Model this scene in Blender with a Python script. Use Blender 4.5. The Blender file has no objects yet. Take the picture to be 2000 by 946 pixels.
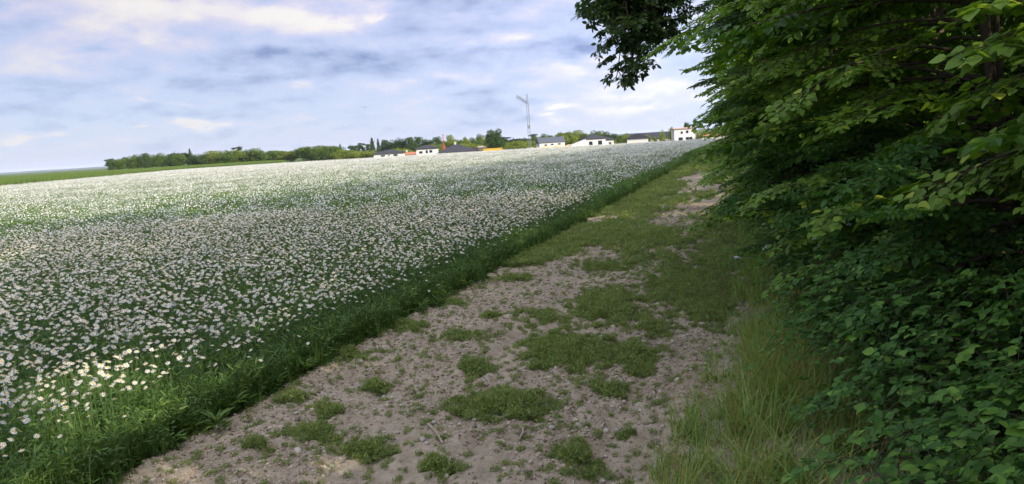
import bpy, math, random
import numpy as np
from mathutils import Matrix, Vector
R_ = math.radians
rng = np.random.default_rng(7)
random.seed(7)
sc = bpy.context.scene
col = sc.collection

# ------------------------------------------------------------------ camera
W0, H0, FPX = 2000.0, 946.0, 1500.0           # photograph size, focal length in its pixels
EYE = np.array([0.0, 0.0, 2.4])
_p, _r = R_(7.4), R_(3.58)
FWD = np.array([0, math.cos(_p), -math.sin(_p)]); _rt = np.array([1.0, 0, 0]); _up = np.cross(_rt, FWD)
RGT = _rt * math.cos(_r) - _up * math.sin(_r)
UPV = _rt * math.sin(_r) + _up * math.cos(_r)
cam = bpy.data.cameras.new('camera'); cam.sensor_width = 36; cam.lens = 36 * FPX / W0
cam.clip_start = 0.05; cam.clip_end = 30000
camo = bpy.data.objects.new('camera', cam); col.objects.link(camo)
camo.matrix_world = Matrix([[RGT[i], UPV[i], -FWD[i], EYE[i]] for i in range(3)] + [[0, 0, 0, 1]])
sc.camera = camo

def ray(x, y):
    return FWD + (x - W0 / 2) / FPX * RGT - (y - H0 / 2) / FPX * UPV
def gnd(x, y, z=0.0):
    d = ray(x, y); return EYE + d * ((z - EYE[2]) / d[2])
def proj(P):
    v = np.asarray(P, float) - EYE
    a, b, c = v @ RGT, v @ UPV, v @ FWD
    cs = np.where(np.abs(c) < 1e-6, 1e-6, c)
    return W0 / 2 + FPX * a / cs, H0 / 2 - FPX * b / cs, c
def at(px, py, Y):
    d = ray(px, py); return EYE + d * (Y / d[1])
# hedge frame: u to the side of the track, s along it
DV = np.array([0.309, 0.951, 0]); NV = np.array([0.951, -0.309, 0])
def us(u, s, z=0.0):
    return np.asarray(u)[..., None] * NV + np.asarray(s)[..., None] * DV + np.asarray(z)[..., None] * np.array([0, 0, 1.0])

# ------------------------------------------------------------------ sun and sky
SUN_AZ, SUN_EL = 125.0, 21.0                   # clockwise from +Y
sunv = np.array([math.sin(R_(SUN_AZ)) * math.cos(R_(SUN_EL)), math.cos(R_(SUN_AZ)) * math.cos(R_(SUN_EL)), math.sin(R_(SUN_EL))])
sl = bpy.data.lights.new('sun', 'SUN'); sl.energy = 2.0; sl.angle = R_(0.55); sl.color = (1.0, 0.87, 0.68)
so = bpy.data.objects.new('sun', sl); col.objects.link(so)
so.rotation_euler = Vector(-sunv).to_track_quat('-Z', 'Y').to_euler()
so.location = (30, -20, 40)
sc.cycles.max_bounces = 5; sc.cycles.diffuse_bounces = 3; sc.cycles.glossy_bounces = 2; sc.cycles.transmission_bounces = 3
sc.view_settings.view_transform = 'Standard'; sc.view_settings.look = 'None'
sc.view_settings.exposure = 1.78; sc.view_settings.gamma = 1.0

class NG:
    """small helper for node trees"""
    def __init__(s, tree): s.t = tree; s.n = tree.nodes; s.l = tree.links
    def node(s, typ, **kw):
        n = s.n.new(typ)
        for k, v in kw.items(): setattr(n, k, v)
        return n
    def put(s, sock, v):
        if hasattr(v, 'is_output'): s.l.new(v, sock)
        else: sock.default_value = v
    def m(s, op, a, b=0.0, c=None, clamp=False):
        n = s.node('ShaderNodeMath', operation=op, use_clamp=clamp)
        s.put(n.inputs[0], a); s.put(n.inputs[1], b)
        if c is not None: s.put(n.inputs[2], c)
        return n.outputs[0]
    def mix(s, f, a, b, blend='MIX'):
        n = s.node('ShaderNodeMix', data_type='RGBA', blend_type=blend)
        s.put(n.inputs[0], f); s.put(n.inputs[6], a); s.put(n.inputs[7], b)
        return n.outputs[2]
    def noise(s, vec, scale, detail=4, rough=0.55, dist=0.0):
        n = s.node('ShaderNodeTexNoise')
        if vec is not None: s.l.new(vec, n.inputs['Vector'])
        n.inputs['Scale'].default_value = scale; n.inputs['Detail'].default_value = detail
        n.inputs['Roughness'].default_value = rough; n.inputs['Distortion'].default_value = dist
        return n.outputs['Fac']
    def ramp(s, f, stops, interp='LINEAR'):
        n = s.node('ShaderNodeValToRGB'); cr = n.color_ramp; cr.interpolation = interp
        while len(cr.elements) < len(stops): cr.elements.new(0.5)
        for e, (p, c) in zip(cr.elements, stops):
            e.position = p; e.color = (*c, 1) if len(c) == 3 else c
        s.put(n.inputs[0], f); return n.outputs[0]
    def comb(s, x, y, z):
        n = s.node('ShaderNodeCombineXYZ'); s.put(n.inputs[0], x); s.put(n.inputs[1], y); s.put(n.inputs[2], z); return n.outputs[0]

def srgb(r, g, b):
    f = lambda c: (c / 255 / 12.92) if c <= 10 else ((c / 255 + 0.055) / 1.055) ** 2.4
    return (f(r), f(g), f(b))

world = bpy.data.worlds.new('World'); sc.world = world; world.use_nodes = True
w = NG(world.node_tree); world.node_tree.nodes.clear()
SKY_STRENGTH = 0.10
sky = w.node('ShaderNodeTexSky', sky_type='NISHITA'); sky.sun_disc = False
sky.sun_elevation = R_(SUN_EL); sky.sun_rotation = R_(SUN_AZ); sky.air_density = 1.0; sky.dust_density = 0.6; sky.ozone_density = 2.0
tc = w.node('ShaderNodeTexCoord'); sep = w.node('ShaderNodeSeparateXYZ'); w.l.new(tc.outputs['Generated'], sep.inputs[0])
dx, dy, dz = sep.outputs
zz = w.m('ADD', w.m('MAXIMUM', dz, 0.0), 0.30)
plx, ply = w.m('DIVIDE', dx, zz), w.m('DIVIDE', dy, zz)
plane = w.comb(plx, ply, 0.0)
az, el = w.m('ARCTAN2', dx, dy), w.m('ARCSINE', dz)
wn1 = w.m('SUBTRACT', w.noise(plane, 3.0, 6), 0.5)
wn2 = w.m('SUBTRACT', w.noise(w.comb(ply, plx, 3.7), 3.8, 6), 0.5)
azw = w.m('MULTIPLY_ADD', wn1, 0.16, az); elw = w.m('MULTIPLY_ADD', wn2, 0.055, el)
n_big = w.noise(plane, 1.9, 9, 0.55, 0.35)
n_fine = w.noise(w.comb(plx, w.m('MULTIPLY', ply, .8), 9.0), 6.5, 10, 0.6, 0.2)
val = w.m('ADD', w.m('MULTIPLY', w.m('SUBTRACT', n_big, 0.5), 1.15), w.m('MULTIPLY', w.m('SUBTRACT', n_fine, 0.5), 0.65))
# lit tops and grey undersides of the cloud heaps
n_e1 = w.noise(w.comb(plx, ply, 21.0), 3.4, 9, 0.58, 0.2); n_e2 = w.noise(w.comb(plx, w.m('ADD', ply, -0.075), 21.0), 3.4, 9, 0.58, 0.2)
val = w.m('MULTIPLY_ADD', w.m('SUBTRACT', n_e1, n_e2), 1.3, val)
def blob(px, py, rx, ry, amp, slope=-0.06):
    global val
    d = ray(px, py); d = d / np.linalg.norm(d)
    a0, e0 = math.atan2(d[0], d[1]), math.asin(d[2])
    da = w.m('SUBTRACT', azw, a0)
    de = w.m('SUBTRACT', elw, e0)
    q = w.m('ADD', w.m('POWER', w.m('ABSOLUTE', w.m('DIVIDE', da, rx / FPX)), 2.0), w.m('POWER', w.m('ABSOLUTE', w.m('DIVIDE', de, ry / FPX)), 2.0))
    g = w.m('EXPONENT', w.m('MULTIPLY', q, -1.0))
    val = w.m('MULTIPLY_ADD', g, amp, val)
# drifting cloud banks: bright heads, grey undersides
for b in [(70, 100, 150, 38, .34), (250, 20, 130, 26, .22), (600, 50, 130, 22, .40), (500, 30, 120, 30, .20), (600, 95, 160, 14, .28), (730, 30, 25, 9, .4),
          (420, 118, 150, 22, -.05), (650, 122, 170, 24, -.20), (130, 160, 240, 18, -.20), (180, 92, 50, 10, -.28),
          (910, -4, 95, 20, -.45), (1000, 75, 120, 14, .26), (960, 100, 190, 16, -.24), (800, 60, 90, 30, -.22), (1100, 95, 120, 22, -.20),
          (380, 242, 46, 9, .75), (105, 262, 30, 6, .75), (15, 270, 24, 7, .6), (250, 251, 16, 5, .7), (870, 150, 60, 12, .3), (1080, 205, 50, 10, .28),
          (1250, 180, 130, 34, .36), (1180, 120, 110, 14, .22), (590, 165, 30, 7, .36), (310, 203, 16, 4, .34), (365, 205, 22, 4, .3), (1065, 208, 18, 7, .7),
          (520, 235, 130, 7, .16), (800, 200, 200, 8, -.12), (900, 235, 200, 8, .12)]:
    blob(*b)
low = w.m('MULTIPLY', w.m('SUBTRACT', 1.0, w.m('DIVIDE', w.m('MAXIMUM', el, 0.0), 0.17), clamp=True), 1.0)   # haze toward the horizon
cov = w.m('SUBTRACT', w.m('ADD', w.m('ABSOLUTE', val), 0.62), w.m('MULTIPLY', low, 0.50), clamp=True)
val = w.m('ADD', val, 0.50)
cl = w.ramp(val, [(0.0, srgb(140, 158, 206)), (0.20, srgb(164, 180, 222)), (0.40, srgb(188, 198, 234)), (0.54, srgb(208, 209, 240)), (0.68, srgb(229, 225, 246)), (0.84, srgb(246, 242, 249)), (1.0, srgb(254, 251, 251))])
# thin cloud is brighter toward the sun (forward scattering)
cosg = w.m('ADD', w.m('ADD', w.m('MULTIPLY', dx, float(sunv[0])), w.m('MULTIPLY', dy, float(sunv[1]))), w.m('MULTIPLY', dz, float(sunv[2])))
glow = w.m('MULTIPLY_ADD', w.m('POWER', w.m('MULTIPLY_ADD', cosg, .5, .5, clamp=True), 2.0), 4.3, 1.0)
CLK = 0.242 / SKY_STRENGTH
gk = w.m('MULTIPLY', glow, CLK)
gc = w.comb(w.m('MULTIPLY', w.m('MULTIPLY_ADD', glow, .03, .97), gk), gk, w.m('MULTIPLY', w.m('MULTIPLY_ADD', glow, -.05, 1.05), gk))   # and warmer there, in the evening light
clb = w.mix(1.0, cl, gc, 'MULTIPLY')
# clear sky between the clouds: the Sky Texture, paled by thin high cloud
veil = w.mix(0.85, sky.outputs[0], w.mix(1.0, (*srgb(186, 202, 244), 1), gc, 'MULTIPLY'))
skyc = w.mix(cov, veil, clb)
bg = w.node('ShaderNodeBackground'); w.l.new(skyc, bg.inputs[0]); bg.inputs[1].default_value = SKY_STRENGTH
wo = w.node('ShaderNodeOutputWorld'); w.l.new(bg.outputs[0], wo.inputs[0])

# ------------------------------------------------------------------ numeric helpers
def _hash(ix, iy, seed):
    h = (ix.astype(np.int64) * 374761393 + iy.astype(np.int64) * 668265263 + seed * 144665) & 0xffffffff
    h = ((h ^ (h >> 13)) * 1274126177) & 0xffffffff
    return ((h ^ (h >> 16)) & 0xffff) / 65535.0
def vnoise(x, y, seed=0):
    x = np.asarray(x, float); y = np.asarray(y, float)
    ix, iy = np.floor(x), np.floor(y); fx, fy = x - ix, y - iy
    fx = fx * fx * (3 - 2 * fx); fy = fy * fy * (3 - 2 * fy)
    a, b = _hash(ix, iy, seed), _hash(ix + 1, iy, seed); c, d = _hash(ix, iy + 1, seed), _hash(ix + 1, iy + 1, seed)
    return (a * (1 - fx) + b * fx) * (1 - fy) + (c * (1 - fx) + d * fx) * fy
def fbm(x, y, oct=4, seed=0, gain=0.5):
    t, a, n = 0, 1.0, 0
    for k in range(oct):
        t = t + a * vnoise(x * 2 ** k, y * 2 ** k, seed + k * 17); n += a; a *= gain
    return t / n
def norm(v): return v / np.maximum(np.linalg.norm(v, axis=-1, keepdims=True), 1e-9)

def mesh(name, verts, faces, mat, face_attr=None, smooth=False):
    """verts (n,3); faces an (m,k) array or list of such arrays"""
    if not isinstance(faces, list): faces = [faces]
    faces = [np.asarray(f) for f in faces if len(f)]
    me = bpy.data.meshes.new(name)
    verts = np.asarray(verts, np.float32)
    nl = sum(f.size for f in faces); nf = sum(len(f) for f in faces)
    me.vertices.add(len(verts)); me.vertices.foreach_set('co', verts.ravel())
    me.loops.add(nl); me.polygons.add(nf)
    me.loops.foreach_set('vertex_index', np.concatenate([f.ravel() for f in faces]).astype(np.int32))
    cnt = np.concatenate([np.full(len(f), f.shape[1]) for f in faces])
    st = np.concatenate([[0], np.cumsum(cnt)[:-1]]).astype(np.int32)
    me.polygons.foreach_set('loop_start', st)
    for m_ in (mat if isinstance(mat, (list, tuple)) else [mat]): me.materials.append(m_)
    me.update(calc_edges=True); me.validate()
    me.polygons.foreach_set('use_smooth', np.full(len(me.polygons), bool(smooth)))
    if face_attr is not None:
        at_ = me.attributes.new('rnd', 'FLOAT', 'FACE'); at_.data.foreach_set('value', np.asarray(face_attr, np.float32))
    return me
def obj(name, me, parent=None, loc=(0, 0, 0), rot=None, label=None, cat=None, group=None, kind=None):
    o = bpy.data.objects.new(name, me); col.objects.link(o)
    o.location = loc
    if rot is not None: o.rotation_euler = rot
    if parent is not None: o.parent = parent
    tag(o, label, cat, group, kind); return o
def tag(o, label=None, cat=None, group=None, kind=None):
    if label: o['label'] = label
    if cat: o['category'] = cat
    if group: o['group'] = group
    if kind: o['kind'] = kind
def empty(name, loc, label, cat, group=None, rz=0.0):
    return obj(name, None, None, loc, (0, 0, rz), label, cat, group)
def copy_tree(o, parent=None):
    c = o.copy(); col.objects.link(c); c.parent = parent
    for ch in o.children: copy_tree(ch, c)
    return c

class MB:
    """collects boxes, bars and tubes into one mesh"""
    def __init__(s): s.v = []; s.q = []; s.t = []; s.n = 0
    def add(s, v, q=(), t=()):
        v = np.asarray(v, float)
        s.v.append(v)
        if len(q): s.q.append(np.asarray(q) + s.n)
        if len(t): s.t.append(np.asarray(t) + s.n)
        s.n += len(v); return s
    def box(s, x0, x1, y0, y1, z0, z1):
        v = [(x, y, z) for z in (z0, z1) for x, y in ((x0, y0), (x1, y0), (x1, y1), (x0, y1))]
        return s.add(v, [(0, 3, 2, 1), (4, 5, 6, 7), (0, 1, 5, 4), (1, 2, 6, 5), (2, 3, 7, 6), (3, 0, 4, 7)])
    def tube(s, pts, rad, k=5, cap=True):
        pts = np.asarray(pts, float); n = len(pts); rad = np.broadcast_to(np.asarray(rad, float), (n,))
        tg = norm(np.gradient(pts, axis=0)); ref = np.array([0, 0, 1.0]) if abs(tg[0, 2]) < 0.9 else np.array([1.0, 0, 0])
        a = norm(np.cross(tg, ref)); b = np.cross(tg, a)
        th = np.linspace(0, 2 * math.pi, k, endpoint=False)
        v = pts[:, None] + rad[:, None, None] * (np.cos(th)[None, :, None] * a[:, None] + np.sin(th)[None, :, None] * b[:, None])
        i = np.arange(n - 1)[:, None] * k; j = np.arange(k)[None]
        q = np.stack([i + j, i + (j + 1) % k, i + k + (j + 1) % k, i + k + j], -1).reshape(-1, 4)
        v = v.reshape(-1, 3); t = []
        if cap:
            v = np.vstack([v, pts[:1], pts[-1:]]); c0, c1 = n * k, n * k + 1
            t = [(c0, (m_ + 1) % k, m_) for m_ in range(k)] + [(c1, (n - 1) * k + m_, (n - 1) * k + (m_ + 1) % k) for m_ in range(k)]
        return s.add(v, q, t)
    def bar(s, a, b, r, k=4): return s.tube([a, b], r, k)
    def mesh(s, name, mat, smooth=False):
        return mesh(name, np.vstack(s.v), [np.vstack(x) for x in (s.q, s.t) if len(x)], mat, smooth=smooth)
    def build(s, name, mat, parent=None, smooth=False, **kw): return obj(name, s.mesh(name, mat, smooth), parent, **kw)

# ------------------------------------------------------------------ materials
def newmat(name):
    m = bpy.data.materials.new(name); m.use_nodes = True
    g = NG(m.node_tree); b = m.node_tree.nodes['Principled BSDF']; return m, g, b
def plain(name, c, rough=0.7, spec=0.3, metal=0.0, var=0.08, scale=3.0, bump=0.0):
    m, g, b = newmat(name)
    t = g.node('ShaderNodeTexCoord')
    n = g.noise(t.outputs['Object'], scale, 5)
    cc = g.mix(n, tuple(x * (1 - var * 2) for x in c) + (1,), tuple(min(1, x * (1 + var * 2)) for x in c) + (1,))
    g.put(b.inputs['Base Color'], cc)
    b.inputs['Roughness'].default_value = rough; b.inputs['Specular IOR Level'].default_value = spec; b.inputs['Metallic'].default_value = metal
    if bump:
        bp = g.node('ShaderNodeBump'); bp.inputs['Strength'].default_value = bump; g.l.new(g.noise(t.outputs['Object'], scale * 6, 6), bp.inputs['Height']); g.l.new(bp.outputs[0], b.inputs['Normal'])
    return m
def leafmat(name, stops, trans=0.32, rough=0.5, spec=0.25, source='attr', tint=1.35):
    """leaf colour by a random value per leaf (mesh attribute or per object)"""
    m, g, b = newmat(name)
    if source == 'attr':
        a = g.node('ShaderNodeAttribute', attribute_name='rnd'); r = a.outputs['Fac']
    elif source == 'both':
        a = g.node('ShaderNodeAttribute', attribute_name='rnd'); oi = g.node('ShaderNodeObjectInfo')
        r = g.m('ADD', g.m('MULTIPLY', a.outputs['Fac'], 0.65), g.m('MULTIPLY', oi.outputs['Random'], 0.35))
    else:
        oi = g.node('ShaderNodeObjectInfo'); r = oi.outputs['Random']
    c = g.ramp(r, stops)
    geo = g.node('ShaderNodeNewGeometry')
    c = g.mix(g.noise(geo.outputs['Position'], 9.0, 3), c, g.mix(1.0, c, (0.72, 0.78, 0.7, 1), 'MULTIPLY'))
    g.put(b.inputs['Base Color'], c); b.inputs['Roughness'].default_value = rough; b.inputs['Specular IOR Level'].default_value = spec
    if trans > 0:
        tr = g.node('ShaderNodeBsdfTranslucent'); g.put(tr.inputs[0], g.mix(1.0, c, (tint, tint * 1.12, 0.55, 1), 'MULTIPLY'))
        ms = g.node('ShaderNodeMixShader'); ms.inputs[0].default_value = trans
        g.l.new(b.outputs[0], ms.inputs[1]); g.l.new(tr.outputs[0], ms.inputs[2])
        g.l.new(ms.outputs[0], m.node_tree.nodes['Material Output'].inputs[0])
    return m
LG = [(0.0, (0.047, 0.098, 0.017)), (.35, (0.076, 0.163, 0.024)), (.7, (0.119, 0.245, 0.032)), (.93, (0.215, 0.342, 0.039)), (1.0, (0.475, 0.489, 0.049))]
M = {}
M['leaf_lime'] = leafmat('lime_leaf', [(0, (0.113, 0.198, 0.025)), (.4, (0.161, 0.284, 0.035)), (.8, (0.238, 0.387, 0.044)), (1, (0.499, 0.551, 0.057))], .36)
M['leaf_lime_o'] = leafmat('lime_leaf_single', [(0, (0.113, 0.198, 0.025)), (.4, (0.177, 0.294, 0.037)), (.8, (0.250, 0.405, 0.048)), (1, (0.526, 0.569, 0.057))], .36, source='obj')
M['leaf_maple'] = leafmat('hedge_leaf', LG, .3)
M['leaf_small'] = leafmat('small_leaf', [(0, (.045, .115, .026)), (.5, (.080, .175, .034)), (.9, (.13, .26, .045)), (1, (.20, .30, .06))], .32, .6, .2)
M['leaf_oak'] = leafmat('oak_leaf', [(0, (0.041, 0.084, 0.019)), (.5, (0.069, 0.138, 0.028)), (.9, (0.129, 0.207, 0.045)), (1, (0.282, 0.177, 0.046))], .22, .4, .4)
M['leaf_cherry'] = leafmat('narrow_leaf', [(0, (0.046, 0.111, 0.023)), (.5, (0.070, 0.164, 0.031)), (1, (0.140, 0.249, 0.043))], .32, .42, .4)
M['leaf_bramble'] = leafmat('bramble_leaf', [(0, (0.051, 0.121, 0.025)), (.5, (0.087, 0.197, 0.035)), (.9, (0.153, 0.310, 0.044)), (1, (.170, .285, .050))], .30, .6, .18)
M['leaf_bramble_o'] = leafmat('bramble_leaf_single', [(0, (0.060, 0.134, 0.028)), (.5, (0.101, 0.218, 0.037)), (.88, (0.174, 0.336, 0.046)), (1, (.170, .285, .050))], .30, .6, .18, source='obj')
M['leaf_far'] = leafmat('far_leaf', [(0, (0.043, 0.074, 0.017)), (.5, (0.076, 0.127, 0.023)), (1, (0.138, 0.197, 0.031))], .2, .8, .1)
M['leaf_far_light'] = leafmat('far_light_leaf', [(0, (0.093, 0.133, 0.023)), (.5, (0.162, 0.209, 0.031)), (1, (0.263, 0.292, 0.048))], .22, .8, .1)
M['leaf_far_dark'] = leafmat('far_dark_leaf', [(0, (0.027, 0.051, 0.015)), (.5, (0.046, 0.084, 0.019)), (1, (0.076, 0.127, 0.028))], .15, .8, .1)
M['needle'] = leafmat('needle', [(0, (0.024, 0.044, 0.020)), (.5, (0.042, 0.072, 0.027)), (1, (0.074, 0.106, 0.037))], .08, .8, .1)
M['grass'] = leafmat('grass_blade', [(0, (0.142, 0.222, 0.058)), (.5, (0.236, 0.347, 0.078)), (.85, (0.379, 0.466, 0.121)), (1, (0.850, 0.591, 0.295))], .3, source='both')
M['grass_dry'] = leafmat('dry_grass', [(0, (0.312, 0.224, 0.085)), (1, (0.562, 0.407, 0.160))], .25, source='both')
M['weed'] = leafmat('weed_leaf', [(0, (0.138, 0.190, 0.060)), (.5, (0.219, 0.281, 0.083)), (1, (0.366, 0.380, 0.120))], .28, source='both')
M['daisy_green'] = leafmat('daisy_green', [(0, (0.050, 0.099, 0.026)), (.5, (0.089, 0.168, 0.038)), (.85, (0.149, 0.240, 0.050)), (1, (0.317, 0.321, 0.072))], .26, source='both')
M['crop'] = leafmat('green_crop_blade', [(0, (0.062, 0.111, 0.023)), (.6, (0.101, 0.164, 0.031)), (1, (0.173, 0.216, 0.048))], .25, source='both')
def petal_mat():
    m, g, b = newmat('daisy_petal'); oi = g.node('ShaderNodeObjectInfo')
    c = g.ramp(oi.outputs['Random'], [(0, (.68, .70, .68)), (.8, (.76, .77, .73)), (1, (.72, .70, .58))])
    g.put(b.inputs['Base Color'], c); b.inputs['Roughness'].default_value = .7; b.inputs['Specular IOR Level'].default_value = .15
    tr = g.node('ShaderNodeBsdfTranslucent'); g.put(tr.inputs[0], c); ms = g.node('ShaderNodeMixShader'); ms.inputs[0].default_value = .25
    g.l.new(b.outputs[0], ms.inputs[1]); g.l.new(tr.outputs[0], ms.inputs[2]); g.l.new(ms.outputs[0], m.node_tree.nodes['Material Output'].inputs[0]); return m
M['petal'] = petal_mat()
M['disc'] = plain('daisy_disc', (.62, .40, .035), .8, .1, var=.12, scale=300)
M['stem'] = plain('green_stem', (.075, .14, .04), .7, .2, var=.15, scale=10)
M['bark'] = plain('bark', (.075, .060, .045), .95, .1, var=.35, scale=9, bump=.7)
M['twig'] = plain('twig', (.085, .075, .040), .9, .1, var=.2, scale=20)
M['cane'] = plain('bramble_cane', (.06, .055, .028), .8, .2, var=.25, scale=20)
M['drywood'] = plain('dry_wood', (.34, .28, .21), .9, .1, var=.2, scale=30, bump=.5)
M['stone'] = plain('pale_stone', (.40, .36, .31), .9, .1, var=.15, scale=20, bump=.4)
M['blossom'] = plain('white_blossom', (.80, .78, .78), .7, .1, var=.04)
def soil_mat(name, far=False):
    m, g, b = newmat(name); geo = g.node('ShaderNodeNewGeometry'); p = geo.outputs['Position']
    n1 = g.noise(p, 0.9, 5, .6); n2 = g.noise(p, 11.0, 6, .65); n3 = g.noise(p, 60.0, 4, .6)
    c = g.ramp(g.m('ADD', g.m('MULTIPLY', n1, .45), g.m('MULTIPLY', n2, .55)), [(.28, (.15, .118, .074)), (.45, (.285, .235, .156)), (.60, (.395, .335, .230)), (.76, (.51, .44, .32))])
    c = g.mix(g.m('MULTIPLY', g.m('SUBTRACT', n3, .45, clamp=True), 1.4), c, (.40, .345, .285, 1))
    g.put(b.inputs['Base Color'], c); b.inputs['Roughness'].default_value = .95; b.inputs['Specular IOR Level'].default_value = .1
    bp = g.node('ShaderNodeBump'); bp.inputs['Strength'].default_value = .8; bp.inputs['Distance'].default_value = .03
    g.l.new(g.m('ADD', g.m('MULTIPLY', n2, .6), g.m('MULTIPLY', n3, .4)), bp.inputs['Height']); g.l.new(bp.outputs[0], b.inputs['Normal'])
    return m
M['soil'] = soil_mat('tilled_soil')
def ground_mat(name, ca, cb, s1=.02, s2=1.2):
    m, g, b = newmat(name); geo = g.node('ShaderNodeNewGeometry'); p = geo.outputs['Position']
    n = g.m('ADD', g.m('MULTIPLY', g.noise(p, s1, 5), .6), g.m('MULTIPLY', g.noise(p, s2, 6), .4))
    g.put(b.inputs['Base Color'], g.ramp(n, [(.38, ca), (.62, cb)])); b.inputs['Roughness'].default_value = .95; b.inputs['Specular IOR Level'].default_value = .05
    return m
M['ground'] = ground_mat('grassland', (.050, .095, .026), (.105, .140, .045))
M['field_floor'] = ground_mat('field_floor', (.030, .055, .018), (.060, .085, .030), .3, 3)
M['litter'] = ground_mat('leaf_litter', (.028, .024, .014), (.055, .046, .028), .8, 9)
M['hill'] = ground_mat('far_forest_hill', (.030, .055, .030), (.055, .085, .040), .004, .02)

# ------------------------------------------------------------------ ground, track, field floor
def strip_grid(name, u0, u1, s0, s1, du, ds, hf, mat, **kw):
    nu, ns = int(round((u1 - u0) / du)) + 1, int(round((s1 - s0) / ds)) + 1
    U, S = np.meshgrid(np.linspace(u0, u1, nu), np.linspace(s0, s1, ns))
    P = us(U, S, hf(U, S)).reshape(-1, 3)
    i = (np.arange(ns - 1)[:, None] * nu + np.arange(nu - 1)[None]).ravel()
    q = np.stack([i, i + 1, i + nu + 1, i + nu], -1)
    return obj(name, mesh(name, P, q, mat, smooth=True), **kw)
def sheet(name, poly, z, mat):
    return obj(name, mesh(name, [(x, y, z) for x, y in poly], np.arange(len(poly))[None], mat), kind='structure')

def gz(x, y):
    """ground height: level fields, falling gently beyond the far end of the daisies"""
    x = np.asarray(x, float); y = np.asarray(y, float)
    e = 236 - .33 * np.clip(x + 66, 0, 400); d = np.clip((y - e) / 30, 0, 1); d = d * d * (3 - 2 * d)
    a = np.clip((x + 105) / 40, 0, 1); return -.09 - 2.3 * d * a
gxs = np.concatenate([[-14000, -6000, -2000, -600], np.linspace(-300, 300, 101), [600, 2000, 6000, 14000]]); gys = np.concatenate([[-3000, -500], np.linspace(-50, 500, 111), [700, 1500, 4000, 9000, 16000]])
GX, GY = np.meshgrid(gxs, gys); i = (np.arange(len(gys) - 1)[:, None] * len(gxs) + np.arange(len(gxs) - 1)[None]).ravel()
obj('ground', mesh('ground', np.c_[GX.ravel(), GY.ravel(), gz(GX, GY).ravel()], np.stack([i, i + 1, i + len(gxs) + 1, i + len(gxs)], -1), M['ground'], smooth=True), kind='structure')
E_U = -4.95                                               # edge of the daisy field
pe = lambda s: tuple(us(E_U, s)[:2])
FIELD = [pe(-6), pe(170), (28, 178), (2, 203), (-37, 214), (-66, 230), (-94, 228), (-92, 190), (-85, 140), (-79, 110), (-66, 50), (-60, -10)]
sheet('field_soil', FIELD, -0.03, M['field_floor'])
def inside(poly, x, y):
    poly = np.asarray(poly); r = np.zeros(len(x), bool); j = len(poly) - 1
    for i in range(len(poly)):
        xi, yi = poly[i]; xj, yj = poly[j]
        c = ((yi > y) != (yj > y)) & (x < (xj - xi) * (y - yi) / (yj - yi + 1e-12) + xi)
        r ^= c; j = i
    return r

def track_h(U, S):
    ridges = 0.020 * np.sin((U + 0.12 * vnoise(U * .7, S * .3, 5)) * 2 * math.pi / 0.34) * np.clip(fbm(U * .6, S * .25, 2, 3) * 2 - .5, 0, 1)
    big = 0.06 * (fbm(U * 1.1, S * 0.8, 3, 11) - .5)
    n = fbm(U * 7, S * 7, 5, 21, .68)
    clod = 0.12 * np.clip(n - .46, 0, 1) + 0.035 * fbm(U * 13, S * 13, 2, 41)
    rut = -0.035 * np.exp(-((U + 1.1) / .22) ** 2) - 0.03 * np.exp(-((U + 2.75) / .25) ** 2)
    return ridges + big + clod + rut - 0.015
tr = strip_grid('track', -5.5, 1.6, 1.5, 24.0, 0.042, 0.046, track_h, M['soil'], kind='structure')
strip_grid('track', -5.5, 1.6, 24.0, 178.0, 0.22, 0.6, lambda U, S: 0.05 * fbm(U * 1.5, S * .8, 3, 11) - .01, M['soil'], kind='structure')
strip_grid('track', -5.5, 1.6, -8.0, 1.5, 0.25, 0.25, lambda U, S: 0.05 * fbm(U * 1.5, S * .8, 3, 11) - .01, M['soil'], kind='structure')
strip_grid('hedge_floor', 0.7, 12.0, -24.0, 178.0, 0.6, 1.0, lambda U, S: 0.10 + .12 * fbm(U * .5, S * .5, 3, 31) - .35 * np.exp(-((U - .7) / .3) ** 2), M['litter'], kind='structure')
# far forested hills on the horizon
hp = []
xs = np.linspace(-7000, 7000, 140)
hh = 3 + 10 * fbm(xs / 1500, xs * 0, 4, 51) + 2.5 * vnoise(xs / 120, xs * 0, 61)
hv = np.vstack([np.c_[xs, 6200 + 0 * xs, -3 + 0 * xs], np.c_[xs, 6400 + 0 * xs, hh], np.c_[xs, 7400 + 0 * xs, hh * .8], np.c_[xs, 7800 + 0 * xs, -3 + 0 * xs]])
hi = np.concatenate([np.arange(139) + k * 140 for k in range(3)])
obj('hills', mesh('hills', hv, np.stack([hi, hi + 1, hi + 141, hi + 140], -1), M['hill'], smooth=True), kind='structure')

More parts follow.
